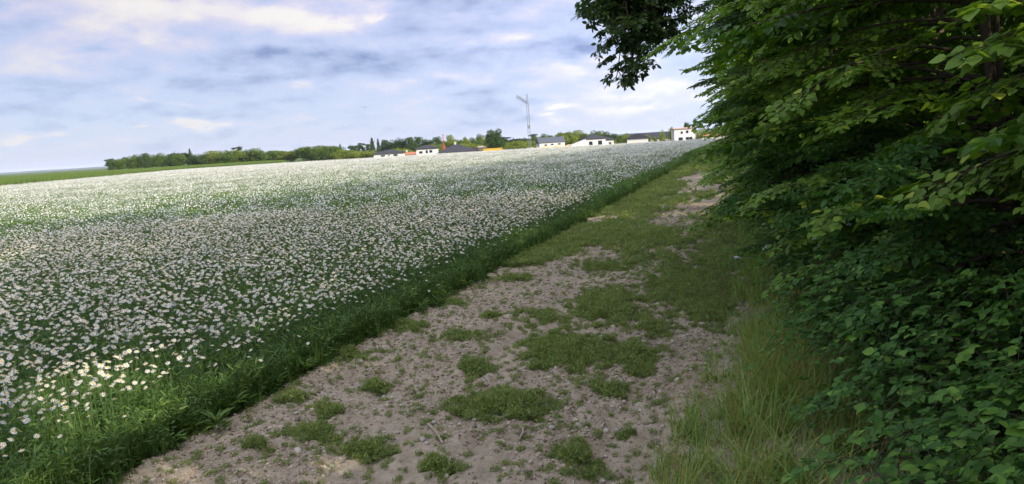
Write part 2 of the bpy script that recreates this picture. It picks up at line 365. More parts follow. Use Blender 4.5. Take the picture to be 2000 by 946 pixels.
# ------------------------------------------------------------------ scatter (stuff only): instances on points
src_root = bpy.data.collections.new('scatter_sources')     # never linked to the scene
def source_collection(name, meshes):
    c = bpy.data.collections.new(name)
    for i, me in enumerate(meshes):
        o = bpy.data.objects.new(f'{name}_{i:02d}', me); c.objects.link(o)
    return c
def scatter(name, P, rot, scale, idx, coll, label=None, cat=None, parent=None):
    P = np.asarray(P, np.float32); n = len(P)
    me = bpy.data.meshes.new(name); me.vertices.add(n); me.vertices.foreach_set('co', P.ravel())
    a = me.attributes.new('rot', 'FLOAT_VECTOR', 'POINT'); a.data.foreach_set('vector', np.asarray(rot, np.float32).ravel())
    scale = np.asarray(scale, np.float32)
    if scale.ndim == 1: scale = np.repeat(scale[:, None], 3, 1)
    a = me.attributes.new('scl', 'FLOAT_VECTOR', 'POINT'); a.data.foreach_set('vector', scale.ravel())
    a = me.attributes.new('idx', 'INT', 'POINT'); a.data.foreach_set('value', np.asarray(idx, np.int32))
    o = obj(name, me, parent, label=label, cat=cat, kind='stuff')
    ng = bpy.data.node_groups.new(name + '_scatter', 'GeometryNodeTree')
    ng.interface.new_socket('Geometry', in_out='INPUT', socket_type='NodeSocketGeometry'); ng.interface.new_socket('Geometry', in_out='OUTPUT', socket_type='NodeSocketGeometry')
    N = ng.nodes; L = ng.links
    gi, go = N.new('NodeGroupInput'), N.new('NodeGroupOutput'); mp = N.new('GeometryNodeMeshToPoints'); ip = N.new('GeometryNodeInstanceOnPoints'); ci = N.new('GeometryNodeCollectionInfo')
    ci.inputs['Collection'].default_value = coll; ci.inputs['Separate Children'].default_value = True; ci.inputs['Reset Children'].default_value = True
    def attr(nm, t):
        x = N.new('GeometryNodeInputNamedAttribute'); x.data_type = t; x.inputs[0].default_value = nm; return x.outputs[0]
    e2r = N.new('FunctionNodeEulerToRotation'); L.new(attr('rot', 'FLOAT_VECTOR'), e2r.inputs[0])
    L.new(gi.outputs[0], mp.inputs[0]); L.new(mp.outputs[0], ip.inputs['Points']); L.new(ci.outputs[0], ip.inputs['Instance']); ip.inputs['Pick Instance'].default_value = True
    L.new(attr('idx', 'INT'), ip.inputs['Instance Index']); L.new(e2r.outputs[0], ip.inputs['Rotation']); L.new(attr('scl', 'FLOAT_VECTOR'), ip.inputs['Scale'])
    L.new(ip.outputs[0], go.inputs[0])
    md = o.modifiers.new('scatter', 'NODES'); md.node_group = ng
    return o

def blades(n, rad, h0, h1, wid, lean, curve=3, r=None, taper=True):
    """grass blades: returns verts, quads/tris, per-face random"""
    r = r or rng
    a = r.uniform(0, 2 * math.pi, n); rr = rad * np.sqrt(r.uniform(0, 1, n))
    base = np.c_[rr * np.cos(a), rr * np.sin(a), np.zeros(n)]
    h = r.uniform(h0, h1, n); d = r.uniform(0, 2 * math.pi, n); ln = r.uniform(0.1, 1, n) * lean
    dirv = np.c_[np.cos(d), np.sin(d), np.zeros(n)]; side = np.c_[-np.sin(d), np.cos(d), np.zeros(n)]
    V = []; k = curve
    for i in range(k + 1):
        t = i / k
        c = base + dirv * (h * ln * t * t)[:, None] + np.array([0, 0, 1.0]) * (h * (t - .25 * ln * t * t))[:, None]
        wv = side * (wid * (1 - t ** 1.6 * .92) * r.uniform(.7, 1.3, n))[:, None] * .5
        V += [c - wv, c + wv]
    V = np.stack(V, 1)                                  # n, 2(k+1), 3
    m_ = 2 * (k + 1); b = np.arange(n)[:, None] * m_
    q = np.concatenate([np.stack([b + 2 * i, b + 2 * i + 1, b + 2 * i + 3, b + 2 * i + 2], -1) for i in range(k)], 1).reshape(-1, 4)
    return V.reshape(-1, 3), q, np.repeat(r.uniform(0, 1, n), k)
def leaf_verts(P, D, Nn, S, asp, fold=.18, curl=.10):
    """two folded quads per leaf"""
    D = norm(D); Nn = norm(Nn - D * np.sum(Nn * D, -1, keepdims=True)); B = np.cross(Nn, D)
    S = S[:, None]; w_ = asp * .5
    def pt(x, y, z): return P + S * (x * D + y * B + z * Nn)
    V = np.stack([pt(0, 0, 0), pt(.30, -w_ * .95, fold * w_), pt(.70, -w_ * .72, fold * w_ - curl * .5), pt(1, 0, -curl), pt(.70, w_ * .72, fold * w_ - curl * .5), pt(.30, w_ * .95, fold * w_)], 1)
    b = np.arange(len(P))[:, None] * 6
    q = np.concatenate([b + np.array([[0, 3, 2, 1]]), b + np.array([[0, 5, 4, 3]])], 1).reshape(-1, 4)
    return V.reshape(-1, 3), q
# ------------------------------------------------------------------ woody plants
def spray_template(n_side, n_leaf, r, plane=1.0, ang=52, rosette=False):
    """leaf set on a flat branching twig of length 1 along +x (normal +z); positions, directions, normals, sizes"""
    P, D, N, S, T = [], [], [], [], []
    def run(o, d, L, n, lv):
        sd = np.array([-d[1], d[0], 0]);
        pts = [o + d * L * t + np.array([0, 0, -.10 * L * t * t]) for t in np.linspace(0, 1, 5)]
        T.append(pts)
        for i in range(n):
            t = (i + .8) / n
            if rosette and t < .45: continue
            sgn = 1 if i % 2 else -1
            p = o + d * L * t + np.array([0, 0, -.10 * L * t * t])
            a = R_(ang * r.uniform(.7, 1.2))
            if i == n - 1: a = R_(r.uniform(-15, 15))
            dd = d * math.cos(a) + sd * sgn * math.sin(a) + np.array([0, 0, r.uniform(-.45, .1)]) * plane
            nn = np.array([0, 0, 1.0]) + r.normal(0, .28, 3) * plane
            P.append(p); D.append(dd); N.append(nn); S.append(r.uniform(.7, 1.15))
    run(np.zeros(3), np.array([1.0, 0, 0]), 1.0, n_leaf + 3, 0)
    for i in range(n_side):
        t = .15 + .75 * (i + .5) / n_side; sgn = 1 if i % 2 else -1
        a = R_(r.uniform(32, 58)) * sgn
        run(np.array([t, 0, -.1 * t * t]), np.array([math.cos(a), math.sin(a), r.uniform(-.08, .1)]), (1 - t * .55) * r.uniform(.42, .68), n_leaf, 1)
    return np.array(P), norm(np.array(D)), norm(np.array(N)), np.array(S), T
rt = np.random.default_rng(3)
TMPL = {k: [spray_template(ns, nl, rt, pl, an, ro) for _ in range(5)] for k, ns, nl, pl, an, ro in
        (('lime', 6, 6, 1.0, 55, False), ('fill', 7, 8, 2.0, 60, False), ('oak', 6, 9, 2.2, 70, True), ('cherry', 5, 8, 1.3, 38, False))}

class Plant:
    def __init__(s, base): s.base = np.asarray(base, float); s.P = []; s.D = []; s.N = []; s.S = []; s.wood = MB(); s.twig = MB()
    def sprays(s, kind, org, dirs, up, length, leaf, r, twigs=True):
        """org (k,3) world, dirs (k,3), up (k,3), length (k)"""
        dirs = norm(dirs); y = norm(np.cross(up, dirs)); z = np.cross(dirs, y)
        F = np.stack([dirs, y, z], -1)
        which = r.integers(0, 5, len(org))
        for v in range(5):
            k = np.nonzero(which == v)[0]
            if not len(k): continue
            P, D, N, S, T = TMPL[kind][v]
            s.P.append((np.einsum('kij,nj->kni', F[k], P) * length[k][:, None, None] + org[k][:, None]).reshape(-1, 3))
            s.D.append(np.einsum('kij,nj->kni', F[k], D).reshape(-1, 3)); s.N.append(np.einsum('kij,nj->kni', F[k], N).reshape(-1, 3))
            s.S.append((S[None] * leaf * np.clip(r.normal(1, .12, (len(k), 1)), .6, 1.4)).ravel())
            if twigs:
                for kk in k:
                    for ti, t in enumerate(T):
                        if twigs == 'main' and ti: break
                        pts = np.asarray(t)[::2] @ F[kk].T * length[kk] + org[kk]
                        s.twig.tube(pts, np.linspace(.006 if ti == 0 else .0035, .0015, len(pts)) * (1.6 if ti == 0 else 1), 3, False)
    def limb(s, kind, p0, az, el, L, r, leaf, rad, n_spray, spray_len, droop=.35, t0=.25, twigs=True, tip=True):
        d = np.array([math.cos(az) * math.cos(el), math.sin(az) * math.cos(el), math.sin(el)])
        sd = np.array([-math.sin(az), math.cos(az), 0]); t = np.linspace(0, 1, 8)
        wob = r.normal(0, .05 * L, 2)
        pts = p0 + d * (L * t)[:, None] + sd * (wob[0] * np.sin(t * 3))[:, None] + np.array([0, 0, 1.0]) * (-droop * L * t * t + wob[1] * .5 * np.sin(t * 4))[:, None]
        s.wood.tube(pts, rad * (1 - .85 * t), 5, False)
        ts = t0 + (1 - t0) * (np.arange(n_spray) + r.uniform(.2, .8, n_spray)) / n_spray
        o = np.stack([np.interp(ts, t, pts[:, i]) for i in range(3)], -1)
        tg = norm(np.stack([np.interp(ts, t, norm(np.gradient(pts, axis=0))[:, i]) for i in range(3)], -1))
        a = np.where(np.arange(n_spray) % 2, 1, -1) * np.radians(r.uniform(25, 70, n_spray)) * (1 - .5 * ts)
        hz = norm(np.cross(np.array([0, 0, 1.0]), tg))
        dr = tg * np.cos(a)[:, None] + hz * np.sin(a)[:, None] + np.array([0, 0, 1.0]) * r.uniform(-.30, .12, n_spray)[:, None]
        up = np.array([0, 0, 1.0]) + r.normal(0, .22, (n_spray, 3))
        ln = spray_len * r.uniform(.7, 1.25, n_spray) * (1.15 - .45 * ts)
        if tip:
            o = np.vstack([o, pts[-1:]]); dr = np.vstack([dr, tg[-1:]]); up = np.vstack([up, [[0, 0, 1.0]]]); ln = np.append(ln, spray_len * .9)
        s.sprays(kind, o, dr, up, ln, leaf, r, twigs)
        return pts
    def stack(s):
        if s.P and isinstance(s.P, list): s.P, s.D, s.N, s.S = np.vstack(s.P), np.vstack(s.D), np.vstack(s.N), np.concatenate(s.S)
        return s
    def keep(s, k): s.P, s.D, s.N, s.S = s.P[k], s.D[k], s.N[k], s.S[k]
    def crown_mesh(s, name, mat, asp, k=None, r=rng, curl=.12):
        k = np.ones(len(s.P), bool) if k is None else k
        V, q = leaf_verts(s.P[k] - s.base, s.D[k], s.N[k], s.S[k], asp, curl=curl)
        n = int(k.sum()); cl = fbm(s.P[k][:, 0] * 1.3 + s.P[k][:, 2], s.P[k][:, 1] * 1.3 - s.P[k][:, 2] * .7, 2, 5)
        rv = np.clip(.65 * r.uniform(0, 1, n) ** 1.3 + .5 * (cl - .3), 0, 1)
        return mesh(name, V, q, mat, np.repeat(rv, 2))
    def wood_mesh(s, name, mat):
        s.wood.v = [v - s.base for v in s.wood.v]; return s.wood.mesh(name, mat, True)
    def twig_mesh(s, name, mat):
        s.twig.v = [v - s.base for v in s.twig.v]; return s.twig.mesh(name, mat, True)

AZH = math.atan2(-NV[1], -NV[0])                 # azimuth (math angle) from the hedge toward the track
# ---- tall hedge trees: six crowns, copied along the hedge
def hedge_tree(seed, H, Rr, leaf, kind='fill', nl=44):
    r = np.random.default_rng(seed); pl = Plant((0, 0, 0))
    t = np.linspace(0, 1, 10); ph = r.uniform(0, 6, 2)
    tp = np.c_[.25 * np.sin(t * 3 + ph[0]) - .25 * math.sin(ph[0]), .25 * np.sin(t * 2.5 + ph[1]) - .25 * math.sin(ph[1]), t * H * .93]
    pl.wood.tube(tp, .17 * (1 - .9 * t) + .01, 8)
    for i in range(nl):
        f = .16 + .82 * (i + r.uniform(0, 1)) / nl
        z = f * H * .93
        p0 = np.array([np.interp(z, tp[:, 2], tp[:, 0]), np.interp(z, tp[:, 2], tp[:, 1]), z])
        L = Rr * (1 - .72 * max(0, f - .45) ** 1.2 / .55) * r.uniform(.65, 1.1)
        pl.limb(kind, p0, i * 2.399 + r.uniform(-.4, .4), R_(r.uniform(8, 40)) + f * .35, L, r, leaf, .045, 11, 1.05, .22, .2, twigs='main')
    pl.sprays(kind, np.repeat(tp[-1:], 6, 0), np.c_[np.cos(np.arange(6)), np.sin(np.arange(6)), np.full(6, 1.1)], np.tile([0, 1.0, .3], (6, 1)), np.full(6, 1.1), leaf, r, False)
    return pl.stack()
HT = []
for i, (H, Rr) in enumerate([(12.4, 3.0), (12.9, 3.2), (11.8, 2.9), (13.1, 3.1), (12.3, 3.3)]):
    p = hedge_tree(100 + i, H, Rr, .105)
    HT.append((p, p.crown_mesh('crown', M['leaf_maple'], .72), p.wood_mesh('trunk', M['bark']), p.twig_mesh('twigs', M['twig'])))
GAPC = np.array(gnd(268, 742, .62))                # a fleck of sun reaches the daisies here through a gap in the crowns
def gap(P):
    v = P - GAPC; al = v @ sunv; q = v - al[:, None] * sunv
    e = np.abs(q @ DV) / .85; g = np.linalg.norm(q - (q @ DV)[:, None] * DV, axis=1) / .42
    wob = .8 + .4 * fbm(P[:, 0] * 1.3, P[:, 1] * 1.3 + P[:, 2], 2, 71)
    return (al > 1) & (np.hypot(e, g) < wob)
rr = np.random.default_rng(17)
def put_tree(u, s, k, label, group):
    base = us(u, s, .08); a = rr.uniform(0, 6.28); sc_ = rr.uniform(.94, 1.05)
    p, cm, wm, tm = HT[k]
    c, sn = math.cos(a), math.sin(a); Rm = np.array([[c, -sn, 0], [sn, c, 0], [0, 0, 1]])
    g = gap((p.P * sc_) @ Rm.T + base) if -12 < s < 12 else np.zeros(len(p.P), bool)
    if g.sum() > 3:
        cm = p.crown_mesh('crown', M['leaf_maple'], .72, ~g)
    t = empty('hedge_tree', base, label, 'tree', group, a); t.scale = (sc_,) * 3
    obj('crown', cm, t, kind='stuff'); obj('trunk', wm, t)
    if 2 < s < 40 and u < 5: obj('twigs', tm, t, kind='stuff')
lab1 = 'tall small-leaved tree in the dense dark hedgerow beside the track'
lab2 = 'tall hedgerow tree standing behind the first row of hedge trees'
k = 0
s_ = -24.0
while s_ < 176:
    k += 1; put_tree(3.5 + rr.uniform(-.35, .45), s_ + rr.uniform(-.6, .6), k % 5, lab1, 'hedgerow trees along the track')
    s_ += 4.6
s_ = -22.0
while s_ < 172:
    k += 1; put_tree(7.2 + rr.uniform(-.5, .5), s_ + rr.uniform(-.8, .8), k % 5, lab2, 'second row of hedgerow trees')
    s_ += 5.2

# ---- front shrubs with broad leaves in flat sprays
NEAR = []                                         # (plant, leaf aspect, material, single material, thing)
def front_shrub(u, s, H, reach, n, leaf, seed, kind='lime', zmin=1.5, spl=.75, nsp=8, half=1.15, rad=.07, twigs='main'):
    r = np.random.default_rng(seed); b = us(u, s, .06); pl = Plant(b)
    t = np.linspace(0, 1, 8)
    stems = []
    for j in range(3):
        a = r.uniform(0, 6.28); ln = r.uniform(.3, .9)
        pts = b + np.c_[np.cos(a) * ln * t ** 1.5, np.sin(a) * ln * t ** 1.5, t * H * r.uniform(.85, 1)]
        pts = pts + np.array([0, 0, -.12])
        pl.wood.tube(pts, rad * (1 - .8 * t) * r.uniform(.6, 1), 7); stems.append(pts)
    for i in range(n):
        f = (i + r.uniform(0, 1)) / n; z = zmin + (H - zmin) * f
        st = stems[i % 3]; p0 = np.array([np.interp(z, st[:, 2], st[:, 0]), np.interp(z, st[:, 2], st[:, 1]), z])
        L = reach * r.uniform(.55, 1.08) * (1 - .45 * max(0, f - .6) / .4)
        pl.limb(kind, p0, AZH + r.uniform(-half, half), R_(r.uniform(5, 30)), L, r, leaf, .022, nsp, spl, .30, .22, twigs=twigs)
    return pl.stack()
SH = [ # u, s, H, reach, n limbs, leaf, seed, zmin
    (2.35, 5.4, 4.8, 1.75, 26, .086, 1, 2.1), (2.2, 8.0, 5.4, 2.15, 40, .082, 2, 1.35), (1.9, 10.8, 6.4, 2.55, 48, .078, 3, .8),
    (1.9, 14.2, 7.6, 2.7, 46, .088, 4, .9), (1.8, 18.5, 7.4, 2.8, 44, .09, 5, .8), (1.6, 24, 7.0, 2.9, 40, .10, 6, .7), (1.3, 31, 6.5, 3.2, 40, .11, 7, .6), (1.0, 41, 6.5, 3.6, 40, .12, 8, .5), (.6, 55, 6.5, 4.0, 40, .14, 9, .5)]
for i, (u, s, H, rc, n, lf, sd, zm) in enumerate(SH):
    pl = front_shrub(u, s, H, rc, n, lf, 200 + sd, zmin=zm, spl=.62 if s < 12 else .8, nsp=7, twigs=True if s < 12 else 'main')
    pl.keep(~gap(pl.P) & (np.linalg.norm(pl.P - EYE, axis=1) > 1.9))
    lb = ['broad-leaved shrub with flat fresh green sprays above the tall brambles, first along the hedge', 'broad-leaved shrub with layered leaf sprays arching over the brambles and tall grass',
          'broad-leaved shrub bulging out over the track below the oak bough', 'tall broad-leaved shrub leaning over the track beside the oak'][i] if i < 4 else 'distant broad-leaved shrub of the hedge overhanging the green track'
    t = empty('broadleaf_shrub', pl.base, lb, 'shrub', 'broad-leaved shrubs along the hedge front')
    NEAR.append((pl, .82, M['leaf_lime'], M['leaf_lime_o'], t, 'foliage', i < 4))
# ---- shaded understorey deep in the hedge
us_src = [front_shrub(0, 0, 3.4, 1.5, 40, .085, 400 + i, kind='fill', zmin=.25, spl=.8, nsp=6, half=3.14, rad=.03) for i in range(2)]
for p_ in us_src: p_.base = np.array([0, 0, .06])
us_m = [(p_.crown_mesh('foliage', M['leaf_maple'], .72), p_.wood_mesh('stem', M['bark'])) for p_ in us_src]
for i, (u, s) in enumerate([(4.3, 3.0), (4.6, 5.2), (4.4, 7.6), (4.7, 10.0), (4.4, 12.5), (4.6, 15.2), (6.0, 2.2), (6.1, 6.2), (5.9, 11.2), (4.4, .8), (5.2, 18.5)]):
    t = empty('understorey_shrub', us(u, s, .06), 'dark shaded shrub filling the hedge between the tree trunks', 'shrub', 'understorey shrubs between the hedge trunks', i * 1.3)
    cm, wm = us_m[i % 2]; obj('foliage', cm, t, kind='stuff'); obj('stem', wm, t)
# ---- low small-leaved shrubs closing the hedge down to the brambles
for i, (u, s, H) in enumerate([(2.0, 6.4, 2.1), (1.9, 8.6, 2.4), (1.7, 10.6, 2.4), (1.6, 13.0, 2.4), (1.5, 16.0, 2.4)]):
    pl = front_shrub(u, s, H, 1.35, 30, .062, 440 + i, kind='fill', zmin=.5, spl=.55, nsp=7, half=1.3, rad=.025)
    t = empty('small_leaved_shrub', pl.base, 'low small-leaved shrub closing the hedge between the brambles and the broad leaf sprays', 'shrub', 'low small-leaved hedge shrubs')
    NEAR.append((pl, .66, M['leaf_small'], None, t, 'foliage', False))
# ---- shrub with narrow leaves whose long twigs stand against the sky
pl = Plant(us(1.7, 12.4, .06)); r = np.random.default_rng(77)
t8 = np.linspace(0, 1, 8)
for j in range(3):
    a = AZH + (-.5, .1, .5)[j]; pts = pl.base + np.c_[np.cos(a) * 1.1 * t8 ** 1.6, np.sin(a) * 1.1 * t8 ** 1.6, t8 * 4.6 - .1]
    pl.wood.tube(pts, .05 * (1 - .8 * t8), 6)
    for q in range(9):
        z = 1.9 + 2.5 * q / 8; p0 = np.array([np.interp(z, pts[:, 2], pts[:, 0]), np.interp(z, pts[:, 2], pts[:, 1]), z])
        pl.limb('cherry', p0, AZH + r.uniform(-.7, .5), R_(r.uniform(10, 40)), r.uniform(1.0, 1.75), r, .115, .014, 5, .55, .35, .35)
pl.stack(); t = empty('narrow_leaved_shrub', pl.base, 'shrub with long narrow leaves on thin twigs seen against the sky', 'shrub')
NEAR.append((pl, .30, M['leaf_cherry'], None, t, 'foliage', False))
# ---- oak with the hanging bough
ob = us(3.0, 15.0, .08); pl = Plant(ob); r = np.random.default_rng(91); tt = np.linspace(0, 1, 10)
trunk = ob + np.c_[-.5 * tt, .3 * tt, tt * 12.5 - .15]; pl.wood.tube(trunk, .30 * (1 - .8 * tt) + .02, 10)
TIP = at(1235, 95, 12.2)
p0 = np.array([np.interp(6.0, trunk[:, 2], trunk[:, 0]), np.interp(6.0, trunk[:, 2], trunk[:, 1]), 6.0])
# main bough as a curve through points above the track, then hanging branches
bough = np.array([p0, p0 + (at(1330, -120, 13.0) - p0) * .5 + [0, 0, .5], at(1330, -120, 13.0), at(1240, -95, 12.4), at(1190, -60, 12.1)])
tb = np.linspace(0, 1, 14); bq = np.stack([np.interp(tb, np.linspace(0, 1, 5), bough[:, i]) for i in range(3)], -1)
pl.wood.tube(bq, .11 * (1 - .8 * tb) + .01, 6, False)
for (sx, sy, ex, ey, Y, n) in [(1200, -80, 1172, 35, 12.1, 6), (1215, -85, 1190, 75, 12.0, 7), (1240, -95, 1205, 150, 12.3, 11), (1255, -95, 1235, 140, 12.2, 11), (1270, -100, 1262, 110, 12.4, 10), (1290, -105, 1300, 75, 12.5, 9),
                               (1220, -90, 1225, 70, 11.9, 9), (1250, -95, 1270, 60, 12.0, 9), (1300, -105, 1285, 40, 12.3, 8), (1185, -60, 1165, 20, 12.2, 5), (1230, -90, 1240, 30, 12.6, 8), (1310, -110, 1312, 30, 12.6, 6), (1270, -95, 1255, 0, 12.5, 8), (1205, -80, 1200, 10, 12.5, 7)]:
    a, e = at(sx, sy, Y + .1), at(ex, ey, Y)
    t = np.linspace(0, 1, 9); wv = r.normal(0, .05, 3)
    pts = a + (e - a) * t[:, None] + np.sin(t * 5)[:, None] * wv
    pl.wood.tube(pts, .018 * (1 - .8 * t) + .003, 5, False)
    ts = np.linspace(.08, .98, n + 3); o = np.stack([np.interp(ts, t, pts[:, i]) for i in range(3)], -1)
    az_ = r.uniform(0, 6.28, n + 3); dr = np.c_[np.cos(az_), np.sin(az_), r.uniform(-.9, .25, n + 3)]
    pl.sprays('oak', o, dr, np.c_[r.normal(0, .5, (n + 3, 2)), np.ones(n + 3)], r.uniform(.20, .38, n + 3), .098, r)
    az_ = r.uniform(0, 6.28, n + 3); pl.sprays('oak', o + r.normal(0, .07, o.shape), np.c_[np.cos(az_), np.sin(az_), r.uniform(-.9, .25, n + 3)], np.c_[r.normal(0, .5, (n + 3, 2)), np.ones(n + 3)], r.uniform(.22, .40, n + 3), .095, r)
for i in range(42):                                # the rest of the crown, above the picture
    f = r.uniform(.42, 1); z = f * 12.3; q0 = np.array([np.interp(z, trunk[:, 2], trunk[:, 0]), np.interp(z, trunk[:, 2], trunk[:, 1]), z])
    pl.limb('oak', q0, r.uniform(0, 6.28), R_(r.uniform(10, 50)), r.uniform(2.0, 3.6), r, .12, .05, 10, .9, .1, .2, twigs='main')
pl.stack()
x_, y_, c_ = proj(pl.P)
bad = (c_ > 0) & (x_ > 1000) & (x_ < 1420) & (y_ > -10) & (np.hypot(x_ - 1240, (y_ - 40) * .8) > 112)      # crown limbs do not dip into the sky beside the bough
pl.keep(~bad & ~gap(pl.P))
t = empty('oak_tree', ob, 'dark-leaved oak with a hanging bough reaching out over the track', 'tree')
NEAR.append((pl, .50, M['leaf_oak'], None, t, 'crown', False))
# ---- brambles and low shrubs at the hedge foot
def bramble(u, s, H, wdt, n, leaf, seed, nl=21):
    r = np.random.default_rng(seed); b = us(u, s, .0); pl = Plant(b); P, D, N, S = [], [], [], []
    for i in range(n):
        a = AZH + r.normal(0, .9) if r.uniform() < .8 else r.uniform(0, 6.28)
        o = b + np.array([r.normal(0, .28), r.normal(0, .28), -.03]); L = wdt * r.uniform(.25, .95); hh_ = H * r.uniform(.5, 1.02)
        t = np.linspace(0, 1, 10); d = np.array([math.cos(a), math.sin(a), 0]); sd = np.array([-d[1], d[0], 0])
        pts = o + d * (L * t ** 1.1)[:, None] + np.array([0, 0, 1.0]) * (hh_ * (1 - (1 - t * 1.55) ** 2) * .99)[:, None] + sd * (r.normal(0, .16) * np.sin(t * 3))[:, None]
        pts[:, 2] = np.maximum(pts[:, 2], .03)
        pl.wood.tube(pts, .004 * (1 - .6 * t), 4, False)
        for j in range(nl):
            tj = .18 + .82 * (j + r.uniform(0, 1)) / nl; p = np.array([np.interp(tj, t, pts[:, q]) for q in range(3)])
            aa = a + (1.1 if j % 2 else -1.1) * r.uniform(.5, 1.3); pd = np.array([math.cos(aa), math.sin(aa), r.uniform(-.1, .55)])
            pc = p + pd * r.uniform(.05, .12)
            upv = norm(np.array([r.normal(0, .3), r.normal(0, .3), 1.0]) + .55 * np.array([math.cos(AZH), math.sin(AZH), 0]))
            for k_ in range(3 if r.uniform() < .75 else 5):
                an = (0, 1.25, -1.25, 2.2, -2.2)[k_]; ph = np.array([pd[0], pd[1], pd[2] * .4 - .15]); sdv = np.cross(upv, ph)
                P.append(pc); D.append(ph * math.cos(an) + sdv * math.sin(an)); N.append(upv + r.normal(0, .15, 3)); S.append(leaf * r.uniform(.7, 1.15) * (1 if k_ == 0 else .85))
    pl.P, pl.D, pl.N, pl.S = np.array(P), np.array(D), np.array(N), np.array(S)
    return pl
BR = [(1.45, 3.5, 1.25, 1.2, 87, 0.059), (1.75, 4.5, 1.45, 1.45, 108, 0.059), (1.6, 5.6, 1.5, 1.5, 108, 0.058), (1.5, 6.8, 1.5, 1.5, 108, 0.058), (1.4, 8.0, 1.55, 1.5, 101, 0.058), (1.3, 9.3, 1.5, 1.5, 94, 0.059),
      (1.3, 10.8, 1.4, 1.5, 87, 0.061), (1.2, 12.6, 1.4, 1.5, 79, 0.065), (1.2, 14.8, 1.5, 1.6, 72, 0.072), (1.1, 17.5, 1.5, 1.7, 65, 0.081), (1.0, 21, 1.6, 1.9, 45, .10), (2.9, 5.0, 1.3, 1.5, 87, 0.063), (2.8, 7.4, 1.3, 1.5, 87, 0.063), (2.6, 3.8, 1.3, 1.3, 72, 0.063)]
for i, (u, s, H, wd, n, lf) in enumerate(BR):
    pl = bramble(u, s, H, wd, n, lf, 300 + i, 21 if s < 9.5 and u < 2.5 else 12); pl.keep(np.linalg.norm(pl.P - EYE, axis=1) > 1.9)
    lb = 'bramble bush with rounded leaflets at the hedge foot behind the tall grass' if i < 6 else ('bramble bush deeper in the hedge behind the front brambles' if i > 10 else 'small distant bramble bush under the overhanging shrubs')
    t = empty('bramble_bush', pl.base, lb, 'bush', 'brambles at the hedge foot behind the grass' if i < 6 else ('brambles inside the hedge' if i > 10 else 'brambles under the overhanging shrubs'))
    NEAR.append((pl, .80, M['leaf_bramble'], M['leaf_bramble_o'], t, 'foliage', i < 6 or i == 11))
# ---- which leaves show largest: a coarse depth picture over all hedge leaves
CELL = 7
allP = np.vstack([n_[0].P for n_ in NEAR]); own = np.concatenate([np.full(len(n_[0].P), i) for i, n_ in enumerate(NEAR)]); loc_i = np.concatenate([np.arange(len(n_[0].P)) for n_ in NEAR])
size = np.concatenate([n_[0].S for n_ in NEAR])
mid = allP + .5 * size[:, None] * norm(np.vstack([n_[0].D for n_ in NEAR]))
px, py, pc = proj(mid)
ok = (pc > .5) & (px > 0) & (px < W0) & (py > 0) & (py < H0)
ids = np.nonzero(ok)[0]; cell = (px[ids] // CELL).astype(int) * 1000 + (py[ids] // CELL).astype(int)
order = np.lexsort((pc[ids], cell)); first = np.concatenate([[True], np.diff(cell[order]) != 0]); vis = ids[order][first]
def leaf_single(name, asp, mat):
    t = np.linspace(0, 1, 6); wv = asp * .5 * np.array([0.04, .80, 1.0, .82, .42, .0]); V = []
    for i, (x, w_) in enumerate(zip(t, wv)):
        z = -.14 * x * x; V += [(x, -w_, z + .16 * w_), (x, 0, z), (x, w_, z + .16 * w_)]
    q = [(3 * i + a, 3 * i + a + 1, 3 * i + a + 4, 3 * i + a + 3) for i in range(5) for a in (0, 1)]
    return mesh(name, V, np.array(q), mat, smooth=True)
# white blossoms on the brambles
bv, bq_ = [], []
for k_ in range(5):
    a_ = k_ * 1.2566; d_ = np.array([math.cos(a_), math.sin(a_), 0]); s2 = np.array([-d_[1], d_[0], 0]); n0 = len(bv)
    bv += [d_ * .12, d_ * .6 - s2 * .34 + [0, 0, .12], d_ + [0, 0, .1], d_ * .6 + s2 * .34 + [0, 0, .12]]; bq_.append((n0, n0 + 1, n0 + 2, n0 + 3))
BLM = mesh('blossom', np.array(bv) * .021, np.array(bq_), M['blossom'])
rb = np.random.default_rng(5)
for i, n_ in enumerate(NEAR):
    if 'bramble' in n_[4].name and 6 < n_[0].base @ DV < 13:
        v = vis[own[vis] == i]
        for li in rb.choice(v, min(1, len(v)), replace=False):
            c0 = allP[li] - n_[0].base
            for q_ in range(2):
                o = obj('blossom', BLM, n_[4]); o.location = c0 + rb.normal(0, .03, 3) + [0, 0, .02] - .03 * DV; o.rotation_euler = (rb.uniform(.3, 1.1), rb.uniform(-.4, .4), rb.uniform(-.6, .6)); o.scale = (1.4,) * 3
LEAFM = {}
for i, (pl, asp, mt, mo, t, nm, single) in enumerate(NEAR):
    k = np.ones(len(pl.P), bool)
    if single:
        v = vis[own[vis] == i]; scr = size[v] / pc[v] * FPX; v = v[np.argsort(-scr)][:230]; v = v[size[v] / pc[v] * FPX > 11]
        k[loc_i[v]] = False
        if mo.name not in LEAFM: LEAFM[mo.name] = [leaf_single('leaf', asp * f, mo) for f in (.92, 1.0, 1.1)]
        for j, li in enumerate(loc_i[v]):
            D = norm(pl.D[li]); N = pl.N[li]; N = norm(N - D * (N @ D)); B = np.cross(N, D); s1 = pl.S[li]
            o = obj('leaf', LEAFM[mo.name][j % 3], t)
            p_ = pl.P[li] - pl.base
            o.matrix_local = Matrix([[D[a] * s1, B[a] * s1, N[a] * s1, p_[a]] for a in range(3)] + [[0, 0, 0, 1]])
    obj(nm, pl.crown_mesh(nm, mt, asp, k), t, kind='stuff')
    woodname = 'trunk' if nm == 'crown' else ('cane' if 'bramble' in t.name else 'stem')
    o = obj(woodname, pl.wood_mesh(woodname, M['cane'] if woodname == 'cane' else M['bark']), t, kind='stuff' if woodname == 'cane' else None)
    if pl.twig.n: obj('twigs', pl.twig_mesh('twigs', M['twig']), t, kind='stuff')
